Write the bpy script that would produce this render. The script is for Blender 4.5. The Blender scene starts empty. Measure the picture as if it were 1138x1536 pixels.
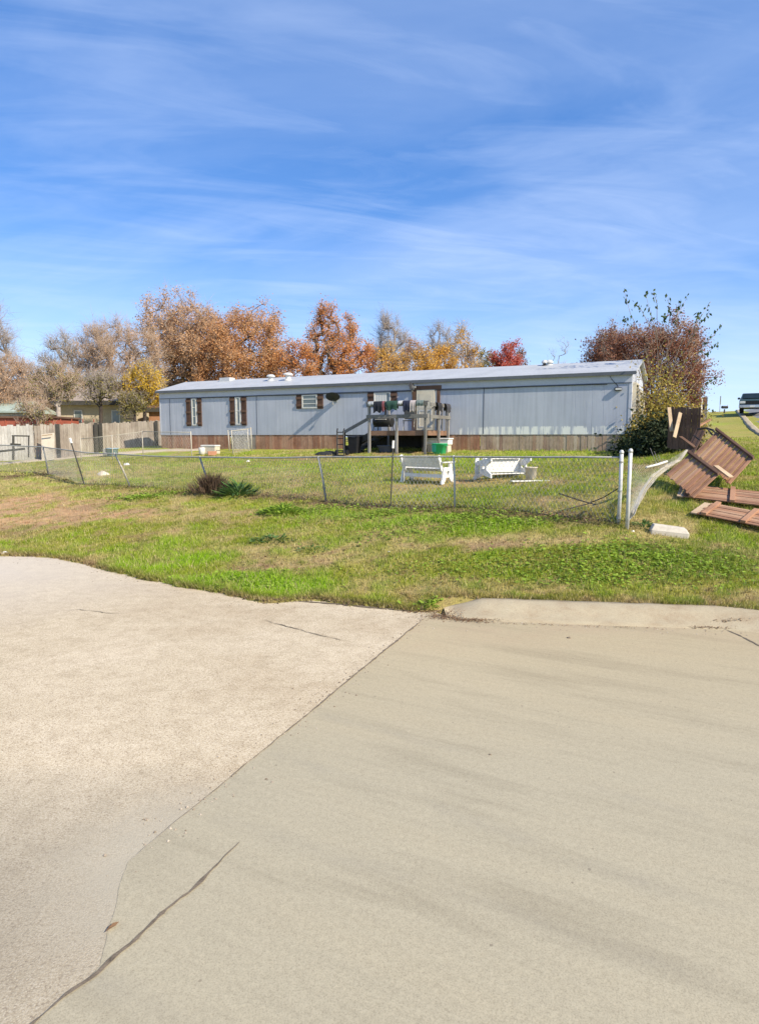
import bpy, math, random
import numpy as np
from mathutils import Vector, Matrix

random.seed(7)
RNG = np.random.default_rng(11)
scene = bpy.context.scene
COL = scene.collection

# ------------------------------------------------------------------ camera model
F = 985.0; CX = 569.0; CY = 768.0; CAMH = 2.5
PITCH = math.atan(113 / F)
cp, sp = math.cos(PITCH), math.sin(PITCH)

def ray(px, py):
    cx = (px - CX) / F; cy = (CY - py) / F
    return np.array([cx, cp + cy * sp, cy * cp - sp])

def P(px, py, Y):
    d = ray(px, py); t = Y / d[1]
    return Vector((d[0] * t, Y, CAMH + d[2] * t))

def GZ(px, py, z=0.0):
    d = ray(px, py); t = (z - CAMH) / d[2]
    return Vector((d[0] * t, d[1] * t, z))

# ------------------------------------------------------------------ terrain height
def vnoise(x, y, seed=0):
    x = np.asarray(x, float); y = np.asarray(y, float)
    xi = np.floor(x); yi = np.floor(y); fx = x - xi; fy = y - yi
    fx = fx * fx * (3 - 2 * fx); fy = fy * fy * (3 - 2 * fy)
    def h(a, b):
        v = np.sin(a * 127.1 + b * 311.7 + seed * 74.7) * 43758.5453
        return v - np.floor(v)
    return (h(xi, yi) * (1 - fx) + h(xi + 1, yi) * fx) * (1 - fy) + (h(xi, yi + 1) * (1 - fx) + h(xi + 1, yi + 1) * fx) * fy

def fbm(x, y, seed=0, o=4):
    s = 0; a = .5; t = 0
    for k in range(o):
        s = s + a * vnoise(np.asarray(x) * 2 ** k + 17 * k, np.asarray(y) * 2 ** k - 9 * k, seed + k); t += a; a *= .5
    return s / t

CTRL = []
def ctl(px, py, Y):
    p = P(px, py, Y); CTRL.append((p.x, p.y, p.z))
for c in [(935, 787, 12.5), (680, 764, 14.6), (585, 762, 15.6), (490, 753, 16.7), (320, 742, 18.7), (195, 731, 21.0), (125, 727, 22.2), (10, 716, 24.5),
          (640, 724, 18.6), (770, 724, 17.6), (450, 700, 24.5), (300, 695, 27),
          (560, 679, 27.6), (640, 680, 26.8), (940, 676, 25.0), (800, 675, 27.2), (660, 674, 29.2), (500, 673, 31.6), (350, 673, 34.0), (242, 672, 35.8),
          (100, 690, 32), (10, 697, 30), (215, 680, 34), (200, 670, 42),
          (960, 692, 21.5), (1060, 722, 15.6), (1090, 752, 14.0), (1095, 714, 15.9), (1138, 705, 16.6), (1005, 803, 12.0), (1138, 800, 12.2), (1040, 680, 21),
          (1138, 668, 27), (1138, 650, 37), (1108, 622, 58), (1060, 618, 70), (1000, 655, 32)]:
    ctl(*c)
CTRL += [(-13, 17.2, .05), (-8.1, 14.4, .05), (-4, 11.6, .05), (0.0, 10.0, .08), (3, 9.3, .16), (5.2, 8.9, .18), (8, 8.5, .3),
         (-25, 24, .1), (-30, 30, .9), (-40, 50, 1.6), (-20, 60, 2.0), (0, 60, 2.2), (12, 60, 2.7), (20, 60, 3.5), (-10, 90, 2.2), (15, 90, 3.2), (45, 90, 4.0), (30, 40, 3.3), (50, 75, 5.0),
         (10, 35, 2.15), (5, 36, 2.0), (14, 20, 2.0), (12, 12, 1.1)]
CT = np.array(CTRL)
def _U(r2):
    return np.where(r2 > 1e-9, .5 * r2 * np.log(np.maximum(r2, 1e-9)), 0.0)
def _fit():
    n = len(CT); K = _U(((CT[:, None, :2] - CT[None, :, :2]) ** 2).sum(-1)) + np.eye(n) * .25
    Pm = np.c_[np.ones(n), CT[:, :2]]
    A = np.block([[K, Pm], [Pm.T, np.zeros((3, 3))]])
    return np.linalg.solve(A, np.r_[CT[:, 2], 0, 0, 0])
TW = _fit()
def tps(x, y):
    x = np.clip(x, -42, 52); y = np.clip(y, 6, 92)
    s = TW[-3] + TW[-2] * x + TW[-1] * y
    for i in range(len(CT)):
        s = s + TW[i] * _U((x - CT[i, 0]) ** 2 + (y - CT[i, 1]) ** 2)
    return s
_e = [GZ(px, py, .02) for px, py in [(0, 832), (60, 834), (110, 841), (200, 866), (300, 884), (400, 902), (470, 899), (560, 909), (625, 917)]]
EDGE = [(-80, 60), (-30, 27.5)] + [(p.x, p.y) for p in _e] + [(.95, 9.42), (2.7, 9.18), (4.55, 8.93), (5.3, 8.6), (9, 6.2), (14, 3.0), (80, -40)]
EX = np.array([e[0] for e in EDGE]); EY = np.array([e[1] for e in EDGE])
def edge(x): return np.interp(x, EX, EY)
def height(x, y):
    x = np.asarray(x, float); y = np.asarray(y, float)
    wob = ((fbm(x * 2.2, y * 2.2, 5) - .5) * .34 + (fbm(x * 8, y * 8, 15) - .5) * .16) * np.clip((1.0 - x) / .4, 0.05, 1)
    s = y - edge(x) + wob
    h0 = np.interp(x, [.55, .95], [.03, .146])
    h0 = h0 + np.clip(s, 0, 1) * .06
    t = np.clip(s / 2.2, 0, 1); t = t * t * (3 - 2 * t)
    lawn = h0 * (1 - t) + tps(x, y) * t
    lawn = lawn + t * ((fbm(x * .9, y * .9, 3) - .5) * .10 + (fbm(x * 4, y * 4, 8) - .5) * .035)
    k = np.clip((s + .10) / .16, 0, 1)
    return -.06 * (1 - k) + lawn * k
def hz(x, y): return float(height(x, y))
def G(px, py):
    """where the sight line through a photo pixel meets the terrain"""
    d = ray(px, py); lo, hi = 3.0, 120.0
    for k in range(3):
        ts = np.linspace(lo, hi, 700 if k == 0 else 40)
        x = d[0] * ts; y = d[1] * ts; z = CAMH + d[2] * ts
        below = np.nonzero(z < height(x, y))[0]
        if len(below) == 0: return P(px, py, 60)
        i = max(int(below[0]), 1); lo, hi = ts[i - 1], ts[i]
    return Vector((d[0] * hi, d[1] * hi, hz(d[0] * hi, d[1] * hi)))

# ------------------------------------------------------------------ materials
def _nt(name):
    m = bpy.data.materials.new(name); m.use_nodes = True
    nt = m.node_tree; b = nt.nodes['Principled BSDF']
    return m, nt, b
def c4(c): return (c[0], c[1], c[2], 1)
def ramp(nt, fac, stops):
    r = nt.nodes.new('ShaderNodeValToRGB'); el = r.color_ramp.elements
    while len(el) < len(stops): el.new(.5)
    for e, (p, c) in zip(el, stops): e.position = p; e.color = c4(c)
    nt.links.new(fac, r.inputs[0]); return r.outputs[0]
def noise(nt, scale, detail=4, rough=.55, coord='Object', stretch=None, dist=0):
    n = nt.nodes.new('ShaderNodeTexNoise'); n.inputs['Scale'].default_value = scale
    n.inputs['Detail'].default_value = detail; n.inputs['Roughness'].default_value = rough; n.inputs['Distortion'].default_value = dist
    if coord == 'World':
        g = nt.nodes.new('ShaderNodeNewGeometry'); o = g.outputs['Position']
    else:
        t = nt.nodes.new('ShaderNodeTexCoord'); o = t.outputs[coord]
    if stretch:
        if len(stretch) > 3:
            mr = nt.nodes.new('ShaderNodeMapping'); mr.inputs['Rotation'].default_value = (0, 0, stretch[3]); nt.links.new(o, mr.inputs[0]); o = mr.outputs[0]
        mp = nt.nodes.new('ShaderNodeMapping'); mp.inputs['Scale'].default_value = stretch[:3]
        nt.links.new(o, mp.inputs[0]); o = mp.outputs[0]
    nt.links.new(o, n.inputs['Vector']); return n.outputs['Fac']
def mixc(nt, fac, a, b, mode='MIX'):
    m = nt.nodes.new('ShaderNodeMix'); m.data_type = 'RGBA'; m.blend_type = mode
    for s, v in ((m.inputs[0], fac), (m.inputs[6], a), (m.inputs[7], b)):
        if isinstance(v, (int, float)): s.default_value = v
        elif isinstance(v, tuple): s.default_value = c4(v)
        else: nt.links.new(v, s)
    return m.outputs[2]
def math_(nt, op, a, b=None, c=None, clamp=False):
    m = nt.nodes.new('ShaderNodeMath'); m.operation = op; m.use_clamp = clamp
    for i, v in enumerate((a, b, c)):
        if v is None: continue
        if isinstance(v, (int, float)): m.inputs[i].default_value = v
        else: nt.links.new(v, m.inputs[i])
    return m.outputs[0]
def bump(nt, b, h, strength=.3, dist=.01):
    bp = nt.nodes.new('ShaderNodeBump'); bp.inputs['Strength'].default_value = strength; bp.inputs['Distance'].default_value = dist
    nt.links.new(h, bp.inputs['Height']); nt.links.new(bp.outputs[0], b.inputs['Normal'])
def island(nt):
    g = nt.nodes.new('ShaderNodeNewGeometry'); return g.outputs['Random Per Island']

def simple(name, c, rough=.6, var=.25, scale=3, metal=0, bmp=0.0, spec=.3):
    """painted / worn surface with blotchy dirt and fine grain"""
    m, nt, b = _nt(name)
    n1 = noise(nt, scale, 5); n2 = noise(nt, scale * 9, 3)
    dark = tuple(v * (1 - var) for v in c); lite = tuple(min(1, v * (1 + var * .5)) for v in c)
    o = ramp(nt, n1, [(.3, dark), (.5, c), (.72, lite)])
    o = mixc(nt, .35, o, ramp(nt, n2, [(.35, dark), (.65, lite)]))
    nt.links.new(o, b.inputs['Base Color']); b.inputs['Roughness'].default_value = rough
    b.inputs['Metallic'].default_value = metal; b.inputs['Specular IOR Level'].default_value = spec
    if bmp: bump(nt, b, n2, bmp, .01)
    return m
def wood(name, cols, rough=.8, axis=(14, 14, 1.2)):
    """weathered boards: every board has its own tone, grain along the board"""
    m, nt, b = _nt(name)
    o = ramp(nt, island(nt), [(i / (len(cols) - 1), c) for i, c in enumerate(cols)])
    g = noise(nt, 5, 5, .65, 'Object', axis, .4)
    o = mixc(nt, .55, o, ramp(nt, g, [(.3, (.35, .3, .27)), (.6, (1, 1, 1))]), 'MULTIPLY')
    s = noise(nt, 1.6, 3)
    o = mixc(nt, .5, o, ramp(nt, s, [(.35, (.55, .5, .48)), (.55, (1, 1, 1))]), 'MULTIPLY')
    nt.links.new(o, b.inputs['Base Color']); b.inputs['Roughness'].default_value = rough; b.inputs['Specular IOR Level'].default_value = .15
    bump(nt, b, g, .4, .01); return m
def leafmat(name, cols, transl=.35, nz=.5):
    m, nt, b = _nt(name)
    r = island(nt); n = noise(nt, nz, 3, .5, 'World')
    f = math_(nt, 'ADD', math_(nt, 'MULTIPLY', r, .55), math_(nt, 'MULTIPLY', math_(nt, 'SUBTRACT', n, .25), .9), clamp=True)
    o = ramp(nt, f, [(i / (len(cols) - 1), c) for i, c in enumerate(cols)])
    nt.links.new(o, b.inputs['Base Color']); b.inputs['Roughness'].default_value = .7; b.inputs['Specular IOR Level'].default_value = .15
    t = nt.nodes.new('ShaderNodeBsdfTranslucent'); nt.links.new(o, t.inputs[0])
    ms = nt.nodes.new('ShaderNodeMixShader'); ms.inputs[0].default_value = transl
    nt.links.new(b.outputs[0], ms.inputs[1]); nt.links.new(t.outputs[0], ms.inputs[2])
    nt.links.new(ms.outputs[0], nt.nodes['Material Output'].inputs[0]); return m

M = {}
M['white'] = simple('white_paint', (.78, .76, .71), .55, .28, 3.5)
M['galv'] = simple('galvanised_steel', (.60, .60, .57), .5, .3, 9, .1)
M['galv_dull'] = simple('dull_steel', (.33, .33, .30), .7, .4, 9, 0)
M['wire'] = simple('wire', (.38, .38, .36), .6, .2, 9, 0)
M['pale_wire'] = simple('pale_wire', (.55, .54, .50), .6, .2, 9, 0)
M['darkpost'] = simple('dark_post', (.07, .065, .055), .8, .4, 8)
M['pale_post'] = simple('pale_post', (.46, .42, .34), .7, .25, 6)
M['bark'] = simple('bark', (.22, .175, .14), .9, .45, 6, bmp=.5)
M['bark_dark'] = simple('dark_bark', (.07, .055, .045), .9, .4, 6, bmp=.5)
M['bark_pale'] = simple('pale_bark', (.46, .40, .33), .9, .35, 6, bmp=.5)
M['twig_grey'] = simple('grey_twigs', (.33, .28, .24), .9, .3, 2)
M['twig_pink'] = simple('pinkish_twigs', (.38, .28, .20), .9, .3, 2)
M['black'] = simple('black_plastic', (.018, .018, .02), .5, .3, 5)
M['black_metal'] = simple('black_metal', (.022, .022, .022), .45, .3, 5)
M['grey_dish'] = simple('grey_dish', (.035, .037, .042), .5, .2, 5)
M['deckwood'] = wood('grey_deck_wood', [(.17, .165, .155), (.25, .24, .22), (.21, .205, .19)], axis=(2, 9, 9))
M['deckred'] = wood('brown_deck_edge', [(.24, .14, .09), (.29, .18, .12)], axis=(2, 9, 9))
M['postpale'] = wood('pale_post_wood', [(.36, .34, .31), (.28, .27, .25)])
M['skirt_red'] = wood('red_cedar_boards', [(.36, .18, .11), (.44, .24, .155), (.52, .32, .21), (.38, .20, .125), (.48, .31, .21)])
M['skirt_grey'] = wood('weathered_boards', [(.44, .29, .20), (.54, .42, .31), (.46, .34, .25), (.62, .51, .39), (.34, .22, .16)])
M['fencegrey'] = wood('grey_fence_boards', [(.34, .29, .24), (.42, .37, .31), (.30, .26, .21), (.47, .42, .35)])
M['panel'] = wood('brown_fence_boards', [(.36, .185, .105), (.46, .26, .155), (.28, .15, .09), (.50, .32, .20)])
M['panel_rail'] = wood('brown_fence_rails', [(.15, .09, .06), (.19, .115, .08)])
M['panel_pale'] = wood('pale_plank', [(.56, .42, .27), (.64, .50, .34)])
M['shutter'] = wood('dark_shutter_wood', [(.085, .05, .035), (.12, .07, .05), (.15, .09, .065)])
M['doorwood'] = wood('door_trim_wood', [(.17, .10, .065), (.22, .13, .085)])
M['glass'] = None
def glassmat(name, c, rough=.08):
    m, nt, b = _nt(name)
    n = noise(nt, 1.5, 3)
    nt.links.new(ramp(nt, n, [(.35, tuple(v * .7 for v in c)), (.65, c)]), b.inputs['Base Color'])
    b.inputs['Roughness'].default_value = rough; b.inputs['Specular IOR Level'].default_value = .6
    return m
M['glass'] = glassmat('window_glass', (.20, .23, .22))
M['cream'] = simple('cream_paint', (.70, .62, .46), .5, .15, 2)
M['offwhite'] = simple('off_white', (.66, .64, .58), .55, .15, 3)

def siding():
    m, nt, b = _nt('blue_grey_siding')
    o = ramp(nt, noise(nt, .8, 4), [(.3, (.42, .445, .495)), (.6, (.48, .50, .55))])
    st = noise(nt, 3, 4, .6, 'Object', (3.0, 3.0, .12))
    o = mixc(nt, .45, o, ramp(nt, st, [(.36, (.74, .74, .74)), (.56, (1, 1, 1))]), 'MULTIPLY')
    # bare primer where paint has peeled along the bottom edge towards one end
    tc = nt.nodes.new('ShaderNodeTexCoord'); sx = nt.nodes.new('ShaderNodeSeparateXYZ'); nt.links.new(tc.outputs['Object'], sx.inputs[0])
    hz_ = math_(nt, 'SUBTRACT', 1.0, math_(nt, 'DIVIDE', math_(nt, 'SUBTRACT', sx.outputs[2], .72), .34), clamp=True)
    uu = math_(nt, 'MULTIPLY', math_(nt, 'SUBTRACT', sx.outputs[0], 16.6), .9, clamp=True)
    pn = noise(nt, 2.4, 5, .62, 'Object', (3.2, 1, .5))
    f = math_(nt, 'MULTIPLY', math_(nt, 'MULTIPLY', math_(nt, 'POWER', hz_, .7), uu), math_(nt, 'MULTIPLY', math_(nt, 'SUBTRACT', pn, .36), 6, clamp=True))
    f = math_(nt, 'MULTIPLY', math_(nt, 'MULTIPLY', math_(nt, 'SUBTRACT', f, .16), 6, clamp=True), math_(nt, 'MULTIPLY', math_(nt, 'SUBTRACT', noise(nt, 3.2, 4, .6, 'Object', (1.6, 1, .15)), .40), 9, clamp=True))
    o = mixc(nt, f, o, (.80, .79, .73))
    nt.links.new(o, b.inputs['Base Color']); b.inputs['Roughness'].default_value = .5; b.inputs['Specular IOR Level'].default_value = .25
    return m
M['siding'] = siding()
M['seam'] = simple('dark_seam', (.16, .175, .21), .6, .2, 4)
M['roof'] = simple('grey_metal_roof', (.45, .46, .46), .5, .18, 1.2)
M['roofedge'] = simple('roof_edge', (.12, .13, .145), .6, .2, 3)
M['fascia'] = simple('fascia_paint', (.50, .52, .565), .5, .12, 2)

def concrete():
    m, nt, b = _nt('concrete')
    big = noise(nt, .22, 4, .55, 'World')
    st = noise(nt, 1.2, 6, .62, 'World', (.35, 2.2, 1, math.radians(28)))
    st2 = noise(nt, 7, 4, .6, 'World', (.16, 2.6, 1, math.radians(28)))
    fine = noise(nt, 130, 3, .75, 'World'); mid = noise(nt, 26, 4, .65, 'World')
    o = ramp(nt, big, [(.28, (.415, .345, .215)), (.5, (.45, .375, .236)), (.75, (.49, .41, .262))])
    g = nt.nodes.new('ShaderNodeNewGeometry'); sx = nt.nodes.new('ShaderNodeSeparateXYZ'); nt.links.new(g.outputs['Position'], sx.inputs[0])
    far = math_(nt, 'MULTIPLY', math_(nt, 'SUBTRACT', sx.outputs[1], 4.6), .3, clamp=True)
    o = mixc(nt, math_(nt, 'SUBTRACT', 1.0, far), o, mixc(nt, .75, o, (.40, .362, .262)))
    o = mixc(nt, .62, o, ramp(nt, st, [(.30, (.76, .75, .74)), (.48, (1, 1, 1)), (.8, (1.05, 1.03, 1.0))]), 'MULTIPLY')
    tine = noise(nt, 30, 3, .55, 'World', (.05, 1.7, 1, math.radians(28)))
    tm = math_(nt, 'MULTIPLY', math_(nt, 'SUBTRACT', noise(nt, .55, 3, .5, 'World'), .44), 3.2, clamp=True)
    o = mixc(nt, math_(nt, 'MULTIPLY', tm, .32), o, ramp(nt, tine, [(.38, (.84, .83, .82)), (.52, (1, 1, 1)), (.7, (1.04, 1.04, 1.03))]), 'MULTIPLY')
    pv = nt.nodes.new('ShaderNodeTexVoronoi'); pv.inputs['Scale'].default_value = 9; pv.inputs['Randomness'].default_value = 1
    pg = nt.nodes.new('ShaderNodeNewGeometry'); nt.links.new(pg.outputs['Position'], pv.inputs['Vector'])
    pc = nt.nodes.new('ShaderNodeSeparateColor'); nt.links.new(pv.outputs['Color'], pc.inputs[0])
    pit = math_(nt, 'MULTIPLY', math_(nt, 'LESS_THAN', pv.outputs['Distance'], math_(nt, 'MULTIPLY', pc.outputs[1], .10)), math_(nt, 'GREATER_THAN', pc.outputs[0], .55))
    o = mixc(nt, math_(nt, 'MULTIPLY', pit, .55), o, (.17, .14, .10))
    o = mixc(nt, .18, o, ramp(nt, st2, [(.35, (.80, .79, .79)), (.55, (1, 1, 1))]), 'MULTIPLY')
    o = mixc(nt, .5, o, ramp(nt, mid, [(.3, (.86, .85, .84)), (.62, (1.04, 1.04, 1.04))]), 'MULTIPLY')
    o = mixc(nt, .8, o, ramp(nt, fine, [(.32, (.66, .64, .62)), (.5, (1, 1, 1)), (.72, (1.18, 1.16, 1.12))]), 'MULTIPLY')
    for ang, off, amt in ((34, .62, .30), (31, 1.55, .26), (20, -.9, .2), (27, .1, .2)):
        mr = nt.nodes.new('ShaderNodeMapping'); mr.inputs['Rotation'].default_value = (0, 0, math.radians(ang)); nt.links.new(g.outputs['Position'], mr.inputs[0])
        s2 = nt.nodes.new('ShaderNodeSeparateXYZ'); nt.links.new(mr.outputs[0], s2.inputs[0])
        dd = math_(nt, 'ABSOLUTE', math_(nt, 'SUBTRACT', s2.outputs[1], math_(nt, 'ADD', 2.9 + off, math_(nt, 'MULTIPLY', big, .3))))
        k = math_(nt, 'MULTIPLY', math_(nt, 'SUBTRACT', 1.0, math_(nt, 'DIVIDE', dd, .11), clamp=True), math_(nt, 'MULTIPLY', math_(nt, 'SUBTRACT', noise(nt, 1.3, 4, .6, 'World'), .42), 4, clamp=True))
        o = mixc(nt, math_(nt, 'MULTIPLY', k, amt), o, (.20, .185, .16))
    # rusty wash and gutter silt near the kerb
    sil = math_(nt, 'MULTIPLY', math_(nt, 'SUBTRACT', sx.outputs[1], 7.2), .9, clamp=True)
    n = noise(nt, 1.1, 5, .6, 'World')
    sil = math_(nt, 'MULTIPLY', sil, math_(nt, 'MULTIPLY', math_(nt, 'SUBTRACT', n, .4), 2.6, clamp=True))
    o = mixc(nt, math_(nt, 'MULTIPLY', sil, .6), o, (.40, .29, .19))
    nt.links.new(o, b.inputs['Base Color']); b.inputs['Roughness'].default_value = .85; b.inputs['Specular IOR Level'].default_value = .2
    bump(nt, b, math_(nt, 'ADD', fine, math_(nt, 'MULTIPLY', mid, 1.5)), .22, .004); return m
M['concrete'] = concrete()
def kerbmat():
    m, nt, b = _nt('kerb_concrete')
    n = noise(nt, 2.6, 8, .68, 'World'); f = noise(nt, 60, 5, .75, 'World')
    o = ramp(nt, n, [(.32, (.36, .28, .18)), (.46, (.42, .35, .235)), (.6, (.45, .385, .26)), (.75, (.48, .42, .295))])
    o = mixc(nt, .6, o, ramp(nt, f, [(.32, (.58, .55, .52)), (.5, (.98, .97, .95)), (.7, (1.1, 1.09, 1.06))]), 'MULTIPLY')
    nt.links.new(o, b.inputs['Base Color']); b.inputs['Roughness'].default_value = .9; b.inputs['Specular IOR Level'].default_value = .15
    bump(nt, b, math_(nt, 'ADD', f, math_(nt, 'MULTIPLY', n, 2)), .5, .012); return m
M['kerb'] = kerbmat()
_j = GZ(300, 1290); JOG = (_j.x, _j.y, 0)
def asphalt():
    m, nt, b = _nt('chip_seal')
    v = nt.nodes.new('ShaderNodeTexVoronoi'); v.inputs['Scale'].default_value = 120
    g = nt.nodes.new('ShaderNodeNewGeometry'); nt.links.new(g.outputs['Position'], v.inputs['Vector'])
    sv = nt.nodes.new('ShaderNodeSeparateColor'); nt.links.new(v.outputs['Color'], sv.inputs[0])
    o = ramp(nt, sv.outputs[0], [(0, (.36, .28, .19)), (.2, (.56, .465, .315)), (.6, (.62, .525, .365)), (1, (.70, .61, .45))])
    gaps = ramp(nt, v.outputs['Distance'], [(.3, (1, 1, 1)), (.8, (.68, .64, .59))])
    o = mixc(nt, .7, o, gaps, 'MULTIPLY')
    big = noise(nt, .5, 5, .6, 'World'); mid = noise(nt, 5, 5, .65, 'World')
    o = mixc(nt, .8, o, ramp(nt, big, [(.32, (.82, .78, .74)), (.5, (.99, .99, .99)), (.66, (1.10, 1.11, 1.14))]), 'MULTIPLY')
    o = mixc(nt, .5, o, ramp(nt, mid, [(.32, (.74, .70, .66)), (.56, (1.04, 1.03, 1.02))]), 'MULTIPLY')
    # oil-dark worn patch close to the lower corner
    vd = nt.nodes.new('ShaderNodeVectorMath'); vd.operation = 'DISTANCE'; nt.links.new(g.outputs['Position'], vd.inputs[0]); vd.inputs[1].default_value = (-2.25, 3.05, 0)
    w = math_(nt, 'SUBTRACT', 1.0, math_(nt, 'DIVIDE', math_(nt, 'ADD', vd.outputs['Value'], math_(nt, 'MULTIPLY', math_(nt, 'SUBTRACT', big, .5), 1.6)), 1.9), clamp=True)
    o = mixc(nt, math_(nt, 'MULTIPLY', math_(nt, 'POWER', w, .6), .9), o, mixc(nt, .66, o, (.235, .215, .17)))
    vd2 = nt.nodes.new('ShaderNodeVectorMath'); vd2.operation = 'DISTANCE'; nt.links.new(g.outputs['Position'], vd2.inputs[0]); vd2.inputs[1].default_value = (-8.0, 12.0, 0)
    w2 = math_(nt, 'SUBTRACT', 1.0, math_(nt, 'DIVIDE', math_(nt, 'ADD', vd2.outputs['Value'], math_(nt, 'MULTIPLY', math_(nt, 'SUBTRACT', big, .5), 5)), 5.0), clamp=True)
    o = mixc(nt, math_(nt, 'MULTIPLY', w2, .6), o, (.62, .565, .49))
    # cement smear where the two pavings run into each other
    vd3 = nt.nodes.new('ShaderNodeVectorMath'); vd3.operation = 'DISTANCE'; nt.links.new(g.outputs['Position'], vd3.inputs[0]); vd3.inputs[1].default_value = JOG
    w3 = math_(nt, 'MULTIPLY', math_(nt, 'SUBTRACT', 1.0, math_(nt, 'DIVIDE', math_(nt, 'ADD', vd3.outputs['Value'], math_(nt, 'MULTIPLY', math_(nt, 'SUBTRACT', mid, .5), .7)), 1.0)), 1.8, clamp=True)
    o = mixc(nt, math_(nt, 'MULTIPLY', w3, .9), o, mixc(nt, .22, (.425, .38, .285), o))
    nt.links.new(o, b.inputs['Base Color']); b.inputs['Roughness'].default_value = .9; b.inputs['Specular IOR Level'].default_value = .15
    bump(nt, b, math_(nt, 'MULTIPLY', v.outputs['Distance'], -1), .35, .005); return m
M['asphalt'] = asphalt()
M['crack'] = simple('joint_dirt', (.19, .15, .105), .95, .5, 12, bmp=.4)
M['hillroad'] = simple('hill_road_asphalt', (.20, .20, .20), .9, .15, 1)
M['silt'] = simple('gutter_silt', (.19, .125, .085), .95, .45, 9, bmp=.5)
M['sand'] = simple('sandy_path', (.48, .40, .29), .95, .25, 1.3, bmp=.4)
M['blockgrey'] = simple('block_concrete', (.58, .52, .42), .9, .25, 8, bmp=.4)

def attrmat(name, detail=True, transl=0):
    m, nt, b = _nt(name)
    a = nt.nodes.new('ShaderNodeAttribute'); a.attribute_name = 'tint'
    o = a.outputs['Color']
    if detail:
        n1 = noise(nt, 9, 5, .7, 'World'); n2 = noise(nt, 55, 3, .7, 'World')
        o = mixc(nt, .8, o, ramp(nt, n1, [(.3, (.62, .62, .55)), (.5, (1, 1, 1)), (.72, (1.25, 1.2, 1.1))]), 'MULTIPLY')
        o = mixc(nt, .6, o, ramp(nt, n2, [(.3, (.5, .5, .46)), (.6, (1.15, 1.12, 1.05))]), 'MULTIPLY')
        bump(nt, b, math_(nt, 'ADD', n1, math_(nt, 'MULTIPLY', n2, .4)), .7, .05)
    nt.links.new(o, b.inputs['Base Color']); b.inputs['Roughness'].default_value = .9; b.inputs['Specular IOR Level'].default_value = .08
    if transl:
        t = nt.nodes.new('ShaderNodeBsdfTranslucent'); nt.links.new(o, t.inputs[0])
        ms = nt.nodes.new('ShaderNodeMixShader'); ms.inputs[0].default_value = transl
        nt.links.new(b.outputs[0], ms.inputs[1]); nt.links.new(t.outputs[0], ms.inputs[2])
        nt.links.new(ms.outputs[0], nt.nodes['Material Output'].inputs[0])
    return m
M['lawn'] = attrmat('lawn_soil'); M['blade'] = attrmat('grass_blade', False, .3)

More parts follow.
